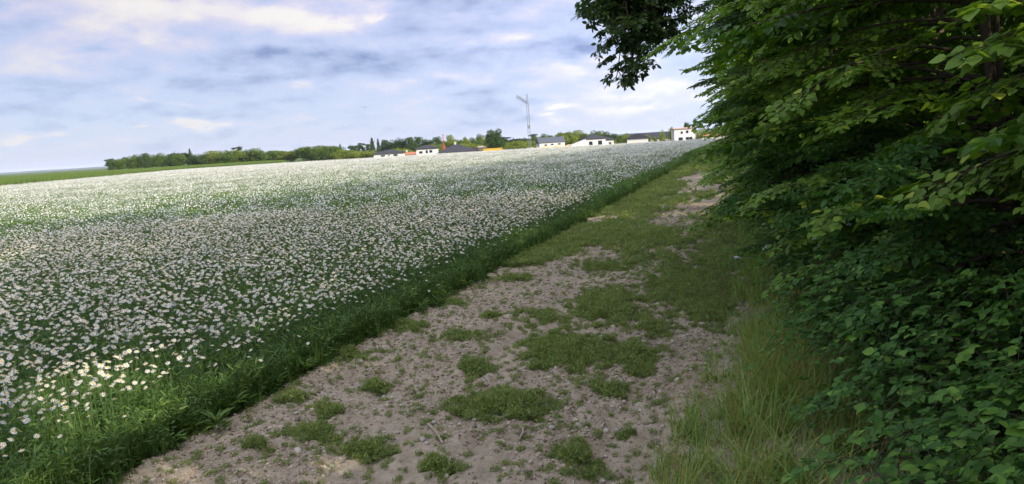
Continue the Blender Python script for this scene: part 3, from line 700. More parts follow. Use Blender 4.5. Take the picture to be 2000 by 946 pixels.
# ------------------------------------------------------------------ daisies
def daisy_head(n, rad, r, k=2, droop=.18):
    """white ray florets: n petals"""
    V, Q = [], []
    a0 = np.linspace(0, 2 * math.pi, n, endpoint=False) + r.normal(0, .06, n)
    for i, a in enumerate(a0):
        d = np.array([math.cos(a), math.sin(a), 0]); s_ = np.array([-d[1], d[0], 0]); L = rad * r.uniform(.88, 1.06); dz = droop * r.uniform(.2, 1.6); b = len(V)
        wv = rad * (2.6 / n)
        for t, ww in ((.24, .55), (.68, 1.0), (1.0, .55)):
            c = d * L * t + np.array([0, 0, -dz * rad * t * t + .002 * (i % 2)])
            V += [c - s_ * wv * ww * .5 * 1.1, c + s_ * wv * ww * .5 * 1.1]
        Q += [(b, b + 1, b + 3, b + 2), (b + 2, b + 3, b + 5, b + 4)]
    return np.array(V), np.array(Q)
def dome(rad, h, n=8):
    V = [(rad * math.cos(a), rad * math.sin(a), -.001) for a in np.linspace(0, 2 * math.pi, n, endpoint=False)] + [(rad * .7 * math.cos(a), rad * .7 * math.sin(a), h * .8) for a in np.linspace(0, 2 * math.pi, n, endpoint=False)] + [(0, 0, h)]
    Q = [(i, (i + 1) % n, n + (i + 1) % n, n + i) for i in range(n)]; T = [(n + i, n + (i + 1) % n, 2 * n) for i in range(n)]
    return np.array(V), np.array(Q), np.array(T)
HR = .0255
def eul(tilt, az): 
    return Matrix.Rotation(az, 3, 'Z') @ Matrix.Rotation(tilt, 3, 'Y')
class Daisy: pass
DAISY = []
rd = np.random.default_rng(41)
for v in range(8):
    d = Daisy(); d.h = .50 + .04 * v + rd.uniform(-.02, .02); bend = rd.uniform(.02, .09); t = np.linspace(0, 1, 6)
    tilt = rd.uniform(.12, .75); top = np.array([bend, 0, d.h])
    b = MB(); b.tube(np.c_[bend * t ** 2, .01 * np.sin(t * 4), d.h * t], .0022 - .0006 * t, 4, False)
    V0 = []
    for q in range(5):
        z = d.h * rd.uniform(.1, .7); a = rd.uniform(0, 6.28); L = rd.uniform(.04, .09); dd = np.array([math.cos(a), math.sin(a), .5]); sd = np.array([-dd[1], dd[0], 0]) * .006; p = np.array([bend * (z / d.h) ** 2, 0, z])
        b.add([p, p + dd * L * .5 - sd, p + dd * L - [0, 0, .02], p + dd * L * .5 + sd], [(0, 1, 2, 3)])
    d.stem_mb = b; Rm = np.array(eul(tilt, rd.uniform(-.7, .7)))
    hv, hq = daisy_head(15, HR * rd.uniform(.9, 1.12), rd); d.hv, d.hq = hv @ Rm.T + top, hq
    cv, cq, ct = dome(HR * .36, HR * .22); d.cv, d.cq, d.ct = cv @ Rm.T + top, cq, ct
    d.top = top
    d.stem = b.mesh('stem', M['stem']); d.head = mesh('petals', d.hv, d.hq, M['petal']); d.disc = mesh('disc', d.cv, [d.cq, d.ct], M['disc'], smooth=True)
    nS = b.n; nH = len(d.hv)
    whole = bpy.data.meshes.new('daisy_plant')
    sv = np.vstack(b.v); sq = np.vstack(b.q)
    whole = mesh('daisy_plant', np.vstack([sv, d.hv, d.cv]), [np.vstack([sq, d.hq + nS, d.cq + nS + nH]), d.ct + nS + nH], [M['stem'], M['petal'], M['disc']])
    mi = np.concatenate([np.zeros(len(sq)), np.ones(len(d.hq)), np.full(len(d.cq) + len(d.ct), 2)]).astype(np.int32); whole.polygons.foreach_set('material_index', mi)
    d.whole = whole; DAISY.append(d)
def field_density(x, y):
    """flower cover 0..1"""
    u = x * NV[0] + y * NV[1]; s = x * DV[0] + y * DV[1]
    n = fbm(u * .55, s * .22, 4, 81); m_ = fbm(u * 1.9, s * 1.1, 3, 83)
    f = np.clip((n * .6 + m_ * .4 - .27) * 4.2, .30, 1)
    dep = E_U - u
    f = f * np.clip((dep + .02) / .22, .35, 1)
    f = f * np.where((dep < 5.5), .82, 1)             # greener strip beside the track
    return f
def in_view(P, m_=60):
    x, y, c = proj(P); return (c > .3) & (x > -m_) & (x < W0 + m_) & (y > -m_) & (y < H0 + m_ + 260)
NEARD = 26.0
# near daisies one by one
n = 210000; x = rd.uniform(-32, 12, n); y = rd.uniform(1, 34, n)
dist = np.hypot(x, y); k = (dist < NEARD) & inside(FIELD, x, y); x, y = x[k], y[k]
k = rd.uniform(0, 1, len(x)) < field_density(x, y) * 1.15; x, y = x[k], y[k]
k = in_view(np.c_[x, y, np.full(len(x), .6)], 260); x, y = x[k], y[k]
sx = us(np.array([-4.75, -4.6, -4.7, -4.62, -4.5, -4.66, -4.72, -4.58, -4.35, -4.5]), np.array([6.9, 7.0, 9.6, 9.75, 9.9, 10.1, 10.4, 10.6, 10.0, 5.9]))
x = np.concatenate([x, sx[:, 0]]); y = np.concatenate([y, sx[:, 1]])
u_ = x * NV[0] + y * NV[1]; dep = E_U - u_
hs = rd.uniform(.82, 1.12, len(x)) * np.clip(.93 + .07 * dep / .3, .72, 1); rz = rd.uniform(0, 6.28, len(x)); vi = rd.integers(0, 8, len(x))
# heads lean a little toward the open side, away from the hedge
rz = np.where(rd.uniform(0, 1, len(x)) < .6, rd.normal(-1.2, .9, len(x)), rz)
tops = np.stack([DAISY[a].top for a in vi]) * hs[:, None]; cs_, sn_ = np.cos(rz), np.sin(rz)
tw = np.c_[x + tops[:, 0] * cs_, y + tops[:, 0] * sn_, tops[:, 2]]
px, py, pc = proj(tw); ok = (px > 0) & (px < W0) & (py > 0) & (py < H0)
ids = np.nonzero(ok)[0]; single = ids[np.argsort(pc[ids])][:300]
sel = np.zeros(len(x), bool); sel[single] = True
for i in single:
    d = DAISY[vi[i]]
    stray = dep[i] < .08; lit = abs(px[i] - 268) < 95 and abs(py[i] - 735) < 50
    lb = 'single white daisy growing out on the bare soil beyond the field edge' if stray else ('white daisy with yellow centre in the small sunlit patch of the field' if lit else 'white daisy with yellow centre on a thin stem in the shaded field edge')
    gp_ = 'stray daisies on the soil' if stray else ('daisies in the sunlit patch' if lit else 'daisies along the shaded field edge')
    t = empty('daisy', (x[i], y[i], -.02), lb, 'flower', gp_, rz[i]); t.scale = (hs[i],) * 3
    obj('stem', d.stem, t); obj('petals', d.head, t); obj('disc', d.disc, t)
k = ~sel; n = int(k.sum())
scatter('daisy_field', np.c_[x[k], y[k], np.full(n, -.02)], np.c_[rd.normal(0, .06, n), rd.normal(0, .06, n), rz[k]], hs[k], vi[k], source_collection('daisy_source', [d.whole for d in DAISY]),
        'white daisies massed in the wide shaded field beside the track', 'flowers')
# green growth between the near daisies
CL = []
for v in range(6):
    V, q, f = blades(46, .16, .22, .56, .007, .35, 3, rd); 
    n = 60; a = rd.uniform(0, 6.28, n); r0 = .16 * np.sqrt(rd.uniform(0, 1, n)); P = np.c_[r0 * np.cos(a), r0 * np.sin(a), rd.uniform(.03, .46, n)]
    b_ = rd.uniform(0, 6.28, n); LV, lq = leaf_verts(P, np.c_[np.cos(b_), np.sin(b_), rd.uniform(-.2, 1.0, n)], np.c_[rd.normal(0, .5, (n, 2)), np.ones(n)], rd.uniform(.045, .10, n), .24)
    CL.append(mesh('clump', np.vstack([V, LV]), np.vstack([q, lq + len(V)]), M['daisy_green'], np.concatenate([f, np.repeat(rd.uniform(0, 1, n), 2)])))
LOWC = []
for v in range(4):                                  # broad lower leaves at the field edge
    n = 46; a = rd.uniform(0, 6.28, n); r0 = .05 * np.sqrt(rd.uniform(0, 1, n)); P = np.c_[r0 * np.cos(a), r0 * np.sin(a), rd.uniform(.0, .16, n)]
    LV, lq = leaf_verts(P, np.c_[np.cos(a), np.sin(a), rd.uniform(.1, 1.2, n)], np.c_[-np.cos(a) * .3, -np.sin(a) * .3, np.ones(n)], rd.uniform(.07, .16, n), .28, curl=.3)
    LOWC.append(mesh('low_clump', LV, lq, M['daisy_green'], np.repeat(rd.uniform(.1, 1, n), 2)))
CC = source_collection('daisy_green_source', CL + LOWC)
n = 60000; x = rd.uniform(-32, 12, n); y = rd.uniform(1, 34, n)
k = (np.hypot(x, y) < NEARD + 1) & inside(FIELD, x, y); x, y = x[k], y[k]
k = in_view(np.c_[x, y, np.full(len(x), .4)], 260); x, y = x[k], y[k]
dep = E_U - (x * NV[0] + y * NV[1]); k = rd.uniform(0, 1, len(x)) < np.where(dep < 1.2, 1.0, .62); x, y, dep = x[k], y[k], dep[k]
idx = np.where(rd.uniform(0, 1, len(x)) < np.where(dep < .5, .35, .06), rd.integers(6, 10, len(x)), rd.integers(0, 6, len(x)))
sz = rd.uniform(.75, 1.2, len(x)) * np.clip(.74 + .2 * dep / .5, .70, .92) * (.85 + .35 * fbm(x * .8, y * .8, 2, 87))
P = np.c_[x, y, np.full(len(x), -.02)]
ex_u = E_U + rd.exponential(.05, 1500); ex_s = rd.uniform(3, 30, 1500); EP = us(ex_u, ex_s, np.full(1500, -.01)); k = (ex_u < -4.3)
P = np.vstack([P, EP[k]]); idx = np.concatenate([idx, np.where(rd.uniform(0, 1, k.sum()) < .6, rd.integers(6, 10, k.sum()), rd.integers(0, 6, k.sum()))]); sz = np.concatenate([sz, rd.uniform(.5, .95, k.sum())])
scatter('daisy_foliage', P, np.c_[rd.normal(0, .08, (len(P), 2)), rd.uniform(0, 6.28, len(P))], sz, idx, CC, 'dense green stems and leaves beneath the daisies of the field', 'foliage')
# the field farther out: square-metre tufts of daisies
PATCH = []
def patch(nf, nb, r, size=1.25, hr=.025):
    V, Q, T, mi_q, mi_t, fr = [], [], [], [], [], []; n0 = 0
    bv, bq, bf = blades(nb, size * .62, .24, .52, .022, .3, 2, r); V.append(bv); Q.append(bq); mi_q += [0] * len(bq); n0 = len(bv)
    p = np.c_[r.uniform(-size / 2, size / 2, (nf, 2)), r.uniform(.40, .66, nf)]
    for c in p:
        Rm = np.array(eul(abs(r.normal(0, .45)), r.normal(-1.2, 1.3))); rad = hr * r.uniform(.85, 1.12)
        a = np.linspace(0, 6.283, 7, endpoint=False); ring = np.c_[np.cos(a), np.sin(a), -.15 * np.ones(7)] * rad; b2 = np.c_[np.cos(a[::2]), np.sin(a[::2]), np.full(4, .10)] * rad * .33
        vv = np.vstack([[[0, 0, 0]], ring, b2]) @ Rm.T + c; V.append(vv)
        T.append(np.array([(0, 1 + i, 1 + (i + 1) % 7) for i in range(7)]) + n0); mi_t += [1] * 7
        Q.append(np.array([[8, 9, 10, 11]]) + n0); mi_q += [2]; n0 += len(vv)
    fr = np.concatenate([bf, np.zeros(nf), np.zeros(nf * 7)])
    me = mesh('field_patch', np.vstack(V), [np.vstack(Q), np.vstack(T)], [M['daisy_green'], M['petal'], M['disc']], fr)
    me.polygons.foreach_set('material_index', np.array(mi_q + mi_t, np.int32)); return me
for nf in (10, 24, 40, 54): PATCH += [patch(nf, 210, rd) for _ in range(3)]
stp = 1.0
gx, gy = np.meshgrid(np.arange(-100, 60, stp), np.arange(8, 246, stp)); x = (gx + rd.uniform(-.45, .45, gx.shape)).ravel(); y = (gy + rd.uniform(-.45, .45, gx.shape)).ravel()
k = (np.hypot(x, y) > NEARD - .3) & inside(FIELD, x, y); x, y = x[k], y[k]; k = in_view(np.c_[x, y, np.full(len(x), .6)], 160); x, y = x[k], y[k]
dep = E_U - (x * NV[0] + y * NV[1]); k = dep > .45; x, y = x[k], y[k]
f = field_density(x, y) * 1.0 + rd.normal(0, .06, len(x)); cls = np.clip((f * 4).astype(int), 0, 3); idx = cls * 3 + rd.integers(0, 3, len(x))
hmod = .86 + .26 * fbm(x * .25, y * .25, 3, 89)
scatter('daisy_field', np.c_[x, y, np.full(len(x), -.02)], np.c_[np.zeros((len(x), 2)), rd.uniform(0, 6.28, len(x))], np.c_[np.ones(len(x)), np.ones(len(x)), hmod], idx, source_collection('daisy_patch_source', PATCH),
        'wide field of white daisies reaching to the houses and the wood', 'flowers')
# edge greenery farther along the track
s1 = rd.uniform(24, 172, 5200); s1 = 24 + (s1 - 24) ** 1.0; u1 = E_U - rd.uniform(-.05, .45, len(s1)); P = us(u1, s1, np.full(len(s1), -.02))
scatter('field_edge_foliage', P, np.c_[rd.normal(0, .08, (len(P), 2)), rd.uniform(0, 6.28, len(P))], rd.uniform(.8, 1.25, len(P)) * (1 + .3 * (s1 > 60)), rd.integers(0, 6, len(P)), CC, 'green leafy edge of the daisy field running along the track', 'foliage')

# ------------------------------------------------------------------ green crop beyond the daisies
cp = []
for v in range(4):
    V, q, f = blades(150, 1.1, .75, 1.12, .05, .18, 2, rd); cp.append(mesh('crop_patch', V, q, M['crop'], f))
CROP = [(-79, 108), (-85, 140), (-92, 190), (-96, 236), (-67, 232), (-76, 262), (-95, 305), (-150, 318), (-260, 322), (-260, 150), (-140, 80)]
gx, gy = np.meshgrid(np.arange(-250, -38, 1.35), np.arange(82, 325, 1.35)); x = (gx + rd.uniform(-.6, .6, gx.shape)).ravel(); y = (gy + rd.uniform(-.6, .6, gx.shape)).ravel()
k = inside(CROP, x, y); x, y = x[k], y[k]; k = in_view(np.c_[x, y, np.full(len(x), .8)], 120); x, y = x[k], y[k]
scatter('green_crop', np.c_[x, y, np.full(len(x), -.05)], np.c_[np.zeros((len(x), 2)), rd.uniform(0, 6.28, len(x))], rd.uniform(.9, 1.1, len(x)) * (1.08 + .2 * fbm(x * .05, y * .05, 2, 3)), rd.integers(0, 4, len(x)), source_collection('crop_source', cp), 'strip of tall green crop between the daisies and the wood', 'crop')

# ------------------------------------------------------------------ weeds, clods, stones and sticks on the track
WD = []
for v in range(6):
    n = 70; a = rd.uniform(0, 6.28, n); r0 = .06 * np.sqrt(rd.uniform(0, 1, n)); P = np.c_[r0 * np.cos(a), r0 * np.sin(a), rd.uniform(0, .05, n)]
    b_ = rd.uniform(0, 6.28, n); LV, lq = leaf_verts(P, np.c_[np.cos(b_), np.sin(b_), rd.uniform(.1, 1.6, n)], np.c_[rd.normal(0, .6, (n, 2)), np.ones(n)], rd.uniform(.018, .045, n), .30)
    V, q, f = blades(16, .06, .04, .11, .004, .7, 2, rd)
    WD.append(mesh('weed', np.vstack([LV, V]), np.vstack([lq, q + len(LV)]), M['weed'], np.concatenate([np.repeat(rd.uniform(0, 1, n), 2), f])))
WC = source_collection('weed_source', WD)
def ell(cx, cy, rx, ry):
    c = gnd(cx, cy); a = gnd(cx + rx, cy) - c; b = (gnd(cx, cy - ry) - gnd(cx, cy + ry)) / 2; return c, a, b
PATCHES = [(980, 795, 125, 36, 1), (1100, 690, 100, 44, 1), (925, 722, 46, 22, .8), (1185, 765, 60, 22, .55), (1190, 600, 85, 42, 1), (1350, 556, 110, 48, 1), (1430, 505, 110, 26, .9), (1390, 606, 60, 36, .9), (1230, 690, 100, 36, .5), (1130, 892, 60, 42, .5),
           (730, 765, 34, 13, .8), (572, 782, 34, 17, .7), (640, 812, 36, 28, .6), (500, 880, 30, 10, .5), (715, 887, 78, 24, .6), (850, 922, 60, 20, .6), (1050, 506, 42, 11, .8), (880, 596, 40, 12, .6), (780, 640, 90, 16, .5), (1010, 545, 60, 10, .5), (1500, 470, 90, 24, .8), (1280, 640, 60, 20, .6), (960, 620, 40, 10, .4), (1220, 850, 50, 16, .3), (680, 700, 90, 20, .35), (620, 850, 120, 30, .35), (1060, 620, 90, 24, .4), (1250, 720, 70, 24, .45), (1180, 520, 90, 18, .45), (900, 660, 80, 16, .3)]
WP, WS = [], []
for cx_, cy_, rx, ry, dn in PATCHES:
    c, a, b = ell(cx_, cy_, rx, ry); area = math.pi * np.linalg.norm(np.cross(a, b)); n = int(min(2600, 330 * area * dn)) + 25
    n = int(n * 1.5); th = rd.uniform(0, 6.28, n); r0 = np.minimum(np.abs(rd.normal(0, .62, n)) + .12 * rd.uniform(0, 1, n), 1.7); p = c + np.outer(r0 * np.cos(th), a) + np.outer(r0 * np.sin(th), b)
    nz = fbm(p[:, 0] * 3, p[:, 1] * 3, 3, 97); n2_ = fbm(p[:, 0] * 9, p[:, 1] * 9, 2, 99); k = (nz * .6 + n2_ * .4) > (.20 + .26 * r0 + .20 * (1 - dn)); p = p[k]
    WP.append(p); WS.append(rd.uniform(.35, 1.15, len(p)) * (.75 + .45 * dn) * (1.2 - .5 * r0[k]))
n = 17000; uu = rd.uniform(-4.75, .9, n); ss = 14 + 160 * rd.uniform(0, 1, n) ** 1.8
nz = fbm(uu * .9, ss * .28, 4, 101); band = np.clip((-uu - 3.2) / .7, 0, 1) * .20 + np.clip((uu + 1.3) / .6, 0, 1) * .17 + np.clip((ss - 45) / 60, 0, .22)
k = (nz + band * np.clip((ss - 14) / 5, 0, 1) + rd.normal(0, .07, n) > .60) ; P = us(uu[k], ss[k], np.zeros(k.sum())); WP.append(P); WS.append(rd.uniform(.8, 1.4, k.sum()) * (1 + ss[k] / 45))
n = 5200; uu = rd.uniform(-4.8, .3, n); ss = 3.2 + 20 * rd.uniform(0, 1, n) ** 1.4; WP.append(us(uu, ss, np.zeros(n))); WS.append(rd.uniform(.2, .7, n))
P = np.vstack(WP); S_ = np.concatenate(WS); uu, ss = P @ NV, P @ DV; P[:, 2] = np.where((ss > 1.5) & (ss < 24), track_h(uu, ss), .02) - .004
scatter('weeds', P, np.c_[rd.normal(0, .12, (len(P), 2)), rd.uniform(0, 6.28, len(P))], S_, rd.integers(0, 6, len(P)), WC, 'patches of low green weeds spreading over the bare soil track', 'weeds')
def rock(r, k=2, j=.3):
    import bmesh
    bm = bmesh.new(); bmesh.ops.create_icosphere(bm, subdivisions=k, radius=1); V = np.array([v.co for v in bm.verts]); F = np.array([[v.index for v in f.verts] for f in bm.faces]); bm.free()
    sc_ = r.uniform(.7, 1.2, 3) * [1, 1, .65]; o = r.uniform(0, 50, 3)
    nz = fbm(V[:, 0] * 1.3 + o[0] + V[:, 2], V[:, 1] * 1.3 + o[1] - V[:, 2], 3, 7); V = V * (1 + j * (nz[:, None] - .5) * 2) * sc_
    return V, F
def clod_mat():
    m, g, b = newmat('soil_clod'); oi = g.node('ShaderNodeObjectInfo'); geo = g.node('ShaderNodeNewGeometry')
    c = g.ramp(oi.outputs['Random'], [(0, (.19, .152, .098)), (.4, (.34, .285, .195)), (.85, (.47, .40, .285)), (1, (.60, .54, .43))])
    c = g.mix(g.noise(geo.outputs['Position'], 45, 5), c, g.mix(1.0, c, (.7, .7, .7, 1), 'MULTIPLY')); g.put(b.inputs['Base Color'], c); b.inputs['Roughness'].default_value = .95; b.inputs['Specular IOR Level'].default_value = .1; return m
M['clod'] = clod_mat()
CD = []
for v in range(7):
    V, F = rock(rd, 2 if v < 3 else 1, .38); CD.append(mesh('clod', V, F, M['clod'], smooth=v < 2))
n = 190000; uu = rd.uniform(-5.0, .6, n); ss = 3.0 + 23 * rd.uniform(0, 1, n) ** 1.6; nz = fbm(uu * .8, ss * .6, 3, 111); k = nz - .22 * np.exp(-((uu + 1.1) / .25) ** 2) - .22 * np.exp(-((uu + 2.75) / .28) ** 2) > rd.uniform(.22, .58, n); uu, ss = uu[k], ss[k]
szc = np.clip(rd.lognormal(-4.95, .55, len(uu)), .003, .036); zc = np.where(ss < 24, track_h(uu, ss), .02)
scatter('soil_clods', us(uu, ss, zc), np.c_[rd.uniform(-.5, .5, (len(uu), 2)), rd.uniform(0, 6.28, len(uu))], szc, rd.integers(0, 7, len(uu)), source_collection('clod_source', CD), 'crumbly clods of dry soil strewn over the track', 'soil')
for i in range(34):
    px_, py_ = (rd.uniform(420, 1320), rd.uniform(640, 940)); g_ = gnd(px_, py_); u1, s1 = g_ @ NV, g_ @ DV
    if u1 < -4.6 or u1 > -.6: continue
    V, F = rock(rd, 2, .25); sz_ = rd.uniform(.018, .034); z1 = float(track_h(np.array([u1]), np.array([s1]))[0])
    obj('stone', mesh('stone', V * sz_, F, M['stone'], smooth=True), None, tuple(us(u1, s1, z1 + sz_ * .25)), (0, 0, rd.uniform(0, 6)), 'small pale stone lying on the bare soil of the track', 'stone', 'pale stones on the track')
def stick(pts, r0, r1, label):
    P = []
    for x_, y_ in pts:
        g_ = gnd(x_, y_); u1, s1 = g_ @ NV, g_ @ DV; z1 = max(float(track_h(np.array([u1 + a]), np.array([s1 + b]))[0]) for a in (-.03, 0, .03) for b in (-.03, 0, .03)); P.append([g_[0], g_[1], z1 + r0 * .5])
    P = np.array(P); c = P[0].copy(); t = np.linspace(0, 1, 4 * len(P)); Q = np.stack([np.interp(t, np.linspace(0, 1, len(P)), P[:, i]) for i in range(3)], -1) - c
    b = MB(); b.tube(Q, np.linspace(r0, r1, len(Q)) * (1 + .15 * np.sin(t * 17)), 7); b.tube([Q[len(Q) // 2], Q[len(Q) // 2] + [.05, .02, .02]], [r1 * .8, r1 * .4], 5)
    o = b.build('stick', M['drywood'], smooth=True, loc=tuple(c), label=label, cat='stick')
stick([(836, 828), (852, 843), (860, 856), (865, 872)], .013, .010, 'thick pale bent stick lying on the soil below the big weed patch')
stick([(1022, 838), (1021, 850), (1014, 861)], .011, .008, 'short dark stick lying beside the big weed patch')
stick([(746, 893), (758, 890), (768, 882)], .010, .006, 'short thin pale twig lying by a sparse weed patch on the soil')

# ------------------------------------------------------------------ tall grass along the hedge foot
TG = []
for v in range(5):
    V, q, f = blades(20, .11, .16, .62, .013, 1.15, 6, rd); TG.append(mesh('grass_tuft', V, q, M['grass'], f * .93))
for v in range(2):
    V, q, f = blades(12, .07, .5, .95, .004, .4, 4, rd); n = 60; kk = rd.integers(0, 12, n)
    tipv = V.reshape(12, -1, 3)[kk, -1]; P = tipv + np.c_[rd.normal(0, .006, (n, 2)), rd.uniform(-.10, .03, n)]
    LV, lq = leaf_verts(P, np.c_[rd.normal(0, .4, (n, 2)), np.ones(n)], rd.normal(0, 1, (n, 3)), rd.uniform(.012, .022, n), .35)
    TG.append(mesh('grass_stalk', np.vstack([V, LV]), np.vstack([q, lq + len(V)]), M['grass_dry'], np.concatenate([f, np.repeat(rd.uniform(0, 1, n), 2)])))
n = 1700; ss = 3.3 + 20 * rd.uniform(0, 1, n) ** 1.5; uu = rd.normal(.35, .30, n) - .15 * (ss < 6)
uu = np.where(ss < 6.4, rd.uniform(-.75, 2.0, n), uu); dn = fbm(uu * 1.2, ss * .8, 3, 121); k = (dn > .40) & (uu > -.95); uu, ss = uu[k], ss[k]
P = us(uu, ss, np.full(len(uu), -.01)); k = np.linalg.norm(P[:, :2], axis=1) > 2.6; P, uu, ss = P[k], uu[k], ss[k]
idx = np.where(rd.uniform(0, 1, len(P)) < np.where(ss < 7, .16, .06), rd.integers(5, 7, len(P)), rd.integers(0, 5, len(P)))
scatter('tall_grass', P, np.c_[rd.normal(0, .1, (len(P), 2)), rd.uniform(0, 6.28, len(P))], rd.uniform(.6, 1.1, len(P)) * np.clip(.7 + .45 * (uu + .6), .55, 1.1), idx, source_collection('grass_source', TG), 'tall grass growing along the foot of the hedge', 'grass')
# ------------------------------------------------------------------ far trees
def GZ(x, y): return float(gz(x, y))
def far_crown(seed, shape, n, mat, leaf=.55):
    """crown of unit height 0..1 scaled later: returns mesh with z 0..1, radius about .5"""
    r = np.random.default_rng(seed); P = []
    if shape == 'round':
        nl = 26; c = norm(r.normal(0, 1, (nl, 3))) * r.uniform(.35, 1, (nl, 1)) * [.34, .34, .40] + [0, 0, .53]; rad = r.uniform(.12, .20, nl)
        k = r.integers(0, nl, n); d = norm(r.normal(0, 1, (n, 3))); P = c[k] + d * (rad[k] * r.uniform(.6, 1.05, n))[:, None]; N = d
    elif shape == 'spruce':
        z = r.uniform(.08, 1, n) ** .8; a = r.uniform(0, 6.28, n); tier = (z * 13) % 1; rr_ = (1.02 - z) * .27 * (1.1 - .6 * tier) * np.sqrt(r.uniform(.2, 1, n)); P = np.c_[rr_ * np.cos(a), rr_ * np.sin(a), z]; N = np.c_[np.cos(a), np.sin(a), np.full(n, .5)]
    elif shape == 'pine':
        nl = 9; c = np.c_[r.normal(0, .13, nl), r.normal(0, .13, nl), r.uniform(.45, .95, nl)]; rad = r.uniform(.07, .14, nl); k = r.integers(0, nl, n); d = norm(r.normal(0, 1, (n, 3))) * [1.3, 1.3, .6]; P = c[k] + d * (rad[k] * r.uniform(.3, 1, n))[:, None]; N = d
    else:  # bush
        nl = 14; c = np.c_[r.normal(0, .25, nl), r.normal(0, .2, nl), r.uniform(.2, .68, nl)]; rad = r.uniform(.16, .28, nl); k = r.integers(0, nl, n); d = norm(r.normal(0, 1, (n, 3))); P = c[k] + d * (rad[k] * r.uniform(.6, 1, n))[:, None]; N = d
    P[:, 2] = np.clip(P[:, 2], .02, 1.0)
    D = norm(r.normal(0, 1, (n, 3))); V, q = leaf_verts(P, D, N + r.normal(0, .5, (n, 3)), r.uniform(.6, 1.3, n) * leaf, .8)
    rv = np.clip(r.uniform(0, .7, n) + .35 * (fbm(P[:, 0] * 9, P[:, 1] * 9 + P[:, 2] * 7, 2, 9) - .3) + .15, 0, 1)
    return mesh('crown', V, q, mat, np.repeat(rv, 2))
def far_trunk(r, h): 
    b = MB(); t = np.linspace(0, 1, 5); b.tube(np.c_[.01 * np.sin(t * 3), .01 * t, t * h], .022 * (1 - .6 * t), 6)
    for a in range(4): b.tube([[0, 0, h * .55], [.13 * math.cos(a * 1.6), .13 * math.sin(a * 1.6), h * .95]], [.010, .005], 4)
    return b.mesh('trunk', M['bark'])
VAR = {}
for kind, shape, mat, n, lf, th in (('mid', 'round', 'leaf_far', 6500, .036, .6), ('light', 'round', 'leaf_far_light', 6500, .036, .55), ('dark', 'round', 'leaf_far_dark', 6500, .036, .6), ('spruce', 'spruce', 'needle', 3000, .04, .97), ('pine', 'pine', 'needle', 2200, .04, .88), ('bush', 'bush', 'leaf_far_light', 4500, .045, .4), ('young', 'round', 'leaf_far_light', 2000, .045, .7), ('bigdark', 'round', 'leaf_far_dark', 9000, .034, .55)):
    VAR[kind] = [(far_crown(500 + i * 7 + len(kind) * 31, shape, n, M[mat], lf), far_trunk(rd, th)) for i in range(2)]
rf = np.random.default_rng(55)
def far_tree(px_, top, wpx, Y, kind, label, group=None, name='broadleaf_tree'):
    b = at(px_, 300, Y); tp = at(px_, top, Y); x = b[0] + (tp[0] - b[0]) * .9; zb = float(gz(x, Y)); h = max(2.0, tp[2] - zb) * (1.07 if kind not in ('spruce', 'pine', 'bigdark') else 1.0); wd = wpx / FPX * Y / .80
    cm, tm = VAR[kind][rf.integers(0, 2)]
    t = empty(name, (x, Y, zb - .05), label, 'tree', group, rf.uniform(0, 6.28)); sx_ = wd if kind not in ('spruce', 'pine') else wd * 2.3; h *= rf.uniform(.98, 1.06)
    t.scale = (sx_, sx_, h)
    obj('crown', cm, t, kind='stuff'); obj('trunk', tm, t)
WOOD = 'broadleaf tree in the edge of the wood beyond the green crop'
G1 = 'trees of the wood beyond the green crop'
for px_, top, wd, kind in [(216, 309, 16, 'dark'), (232, 308, 20, 'mid'), (248, 306, 22, 'dark'), (264, 304, 22, 'mid'), (280, 303, 22, 'dark'), (296, 302, 24, 'dark'), (312, 301, 24, 'mid'), (330, 303, 24, 'dark'), (352, 302, 24, 'mid'), (386, 301, 26, 'dark'),
                           (412, 298, 46, 'light'), (440, 297, 34, 'mid'), (458, 297, 36, 'light'), (478, 296, 34, 'mid'), (498, 291, 36, 'mid'), (520, 292, 34, 'mid'), (542, 293, 38, 'light'), (566, 295, 30, 'light'), (606, 283, 50, 'mid'), (636, 282, 46, 'mid'), (652, 288, 32, 'mid'), (668, 296, 30, 'light'), (684, 296, 26, 'light')]:
    lb = {'mid': 'mid green ' + WOOD, 'dark': 'dark green ' + WOOD, 'light': 'pale green rounded ' + WOOD}[kind]
    far_tree(px_, top, wd * 1.35, 345 + rf.uniform(-12, 25), kind, lb, G1)
for px_, top, wd in [(592, 296, 26), (372, 302, 20), (425, 300, 24), (575, 299, 24), (555, 300, 24), (508, 299, 24), (468, 300, 26), (398, 303, 26), (340, 306, 26)]:
    far_tree(px_, top, wd * 1.2, 385 + rf.uniform(0, 15), 'dark', 'dark tree filling the gaps behind the front trees of the wood', G1)
for px_, top, wd, kind, lb in [(341, 293, 22, 'pine', 'tall dark pine rising above the dark end of the wood'), (318, 298, 16, 'pine', 'shorter dark pine beside the tall pine at the dark end of the wood'), (370, 293, 12, 'spruce', 'narrow spruce between the dark trees and the pale green rounded trees'),
                               (460, 287, 14, 'pine', 'sparse pine top sticking out above the pale green rounded trees'), (211, 311, 10, 'pine', 'grey-green pine at the very end of the wood by the open horizon'), (684, 276, 10, 'pine', 'lone thin pine with a small leaning top beyond the wood'), (560, 291, 14, 'pine', 'low pine top just above the trees before the big rounded crowns'), (664, 283, 10, 'spruce', 'brownish conifer beside the big rounded crowns')]:
    far_tree(px_, top, wd, 372 + rf.uniform(-4, 8), kind, lb, None, 'spruce_tree' if kind == 'spruce' else 'pine_tree')
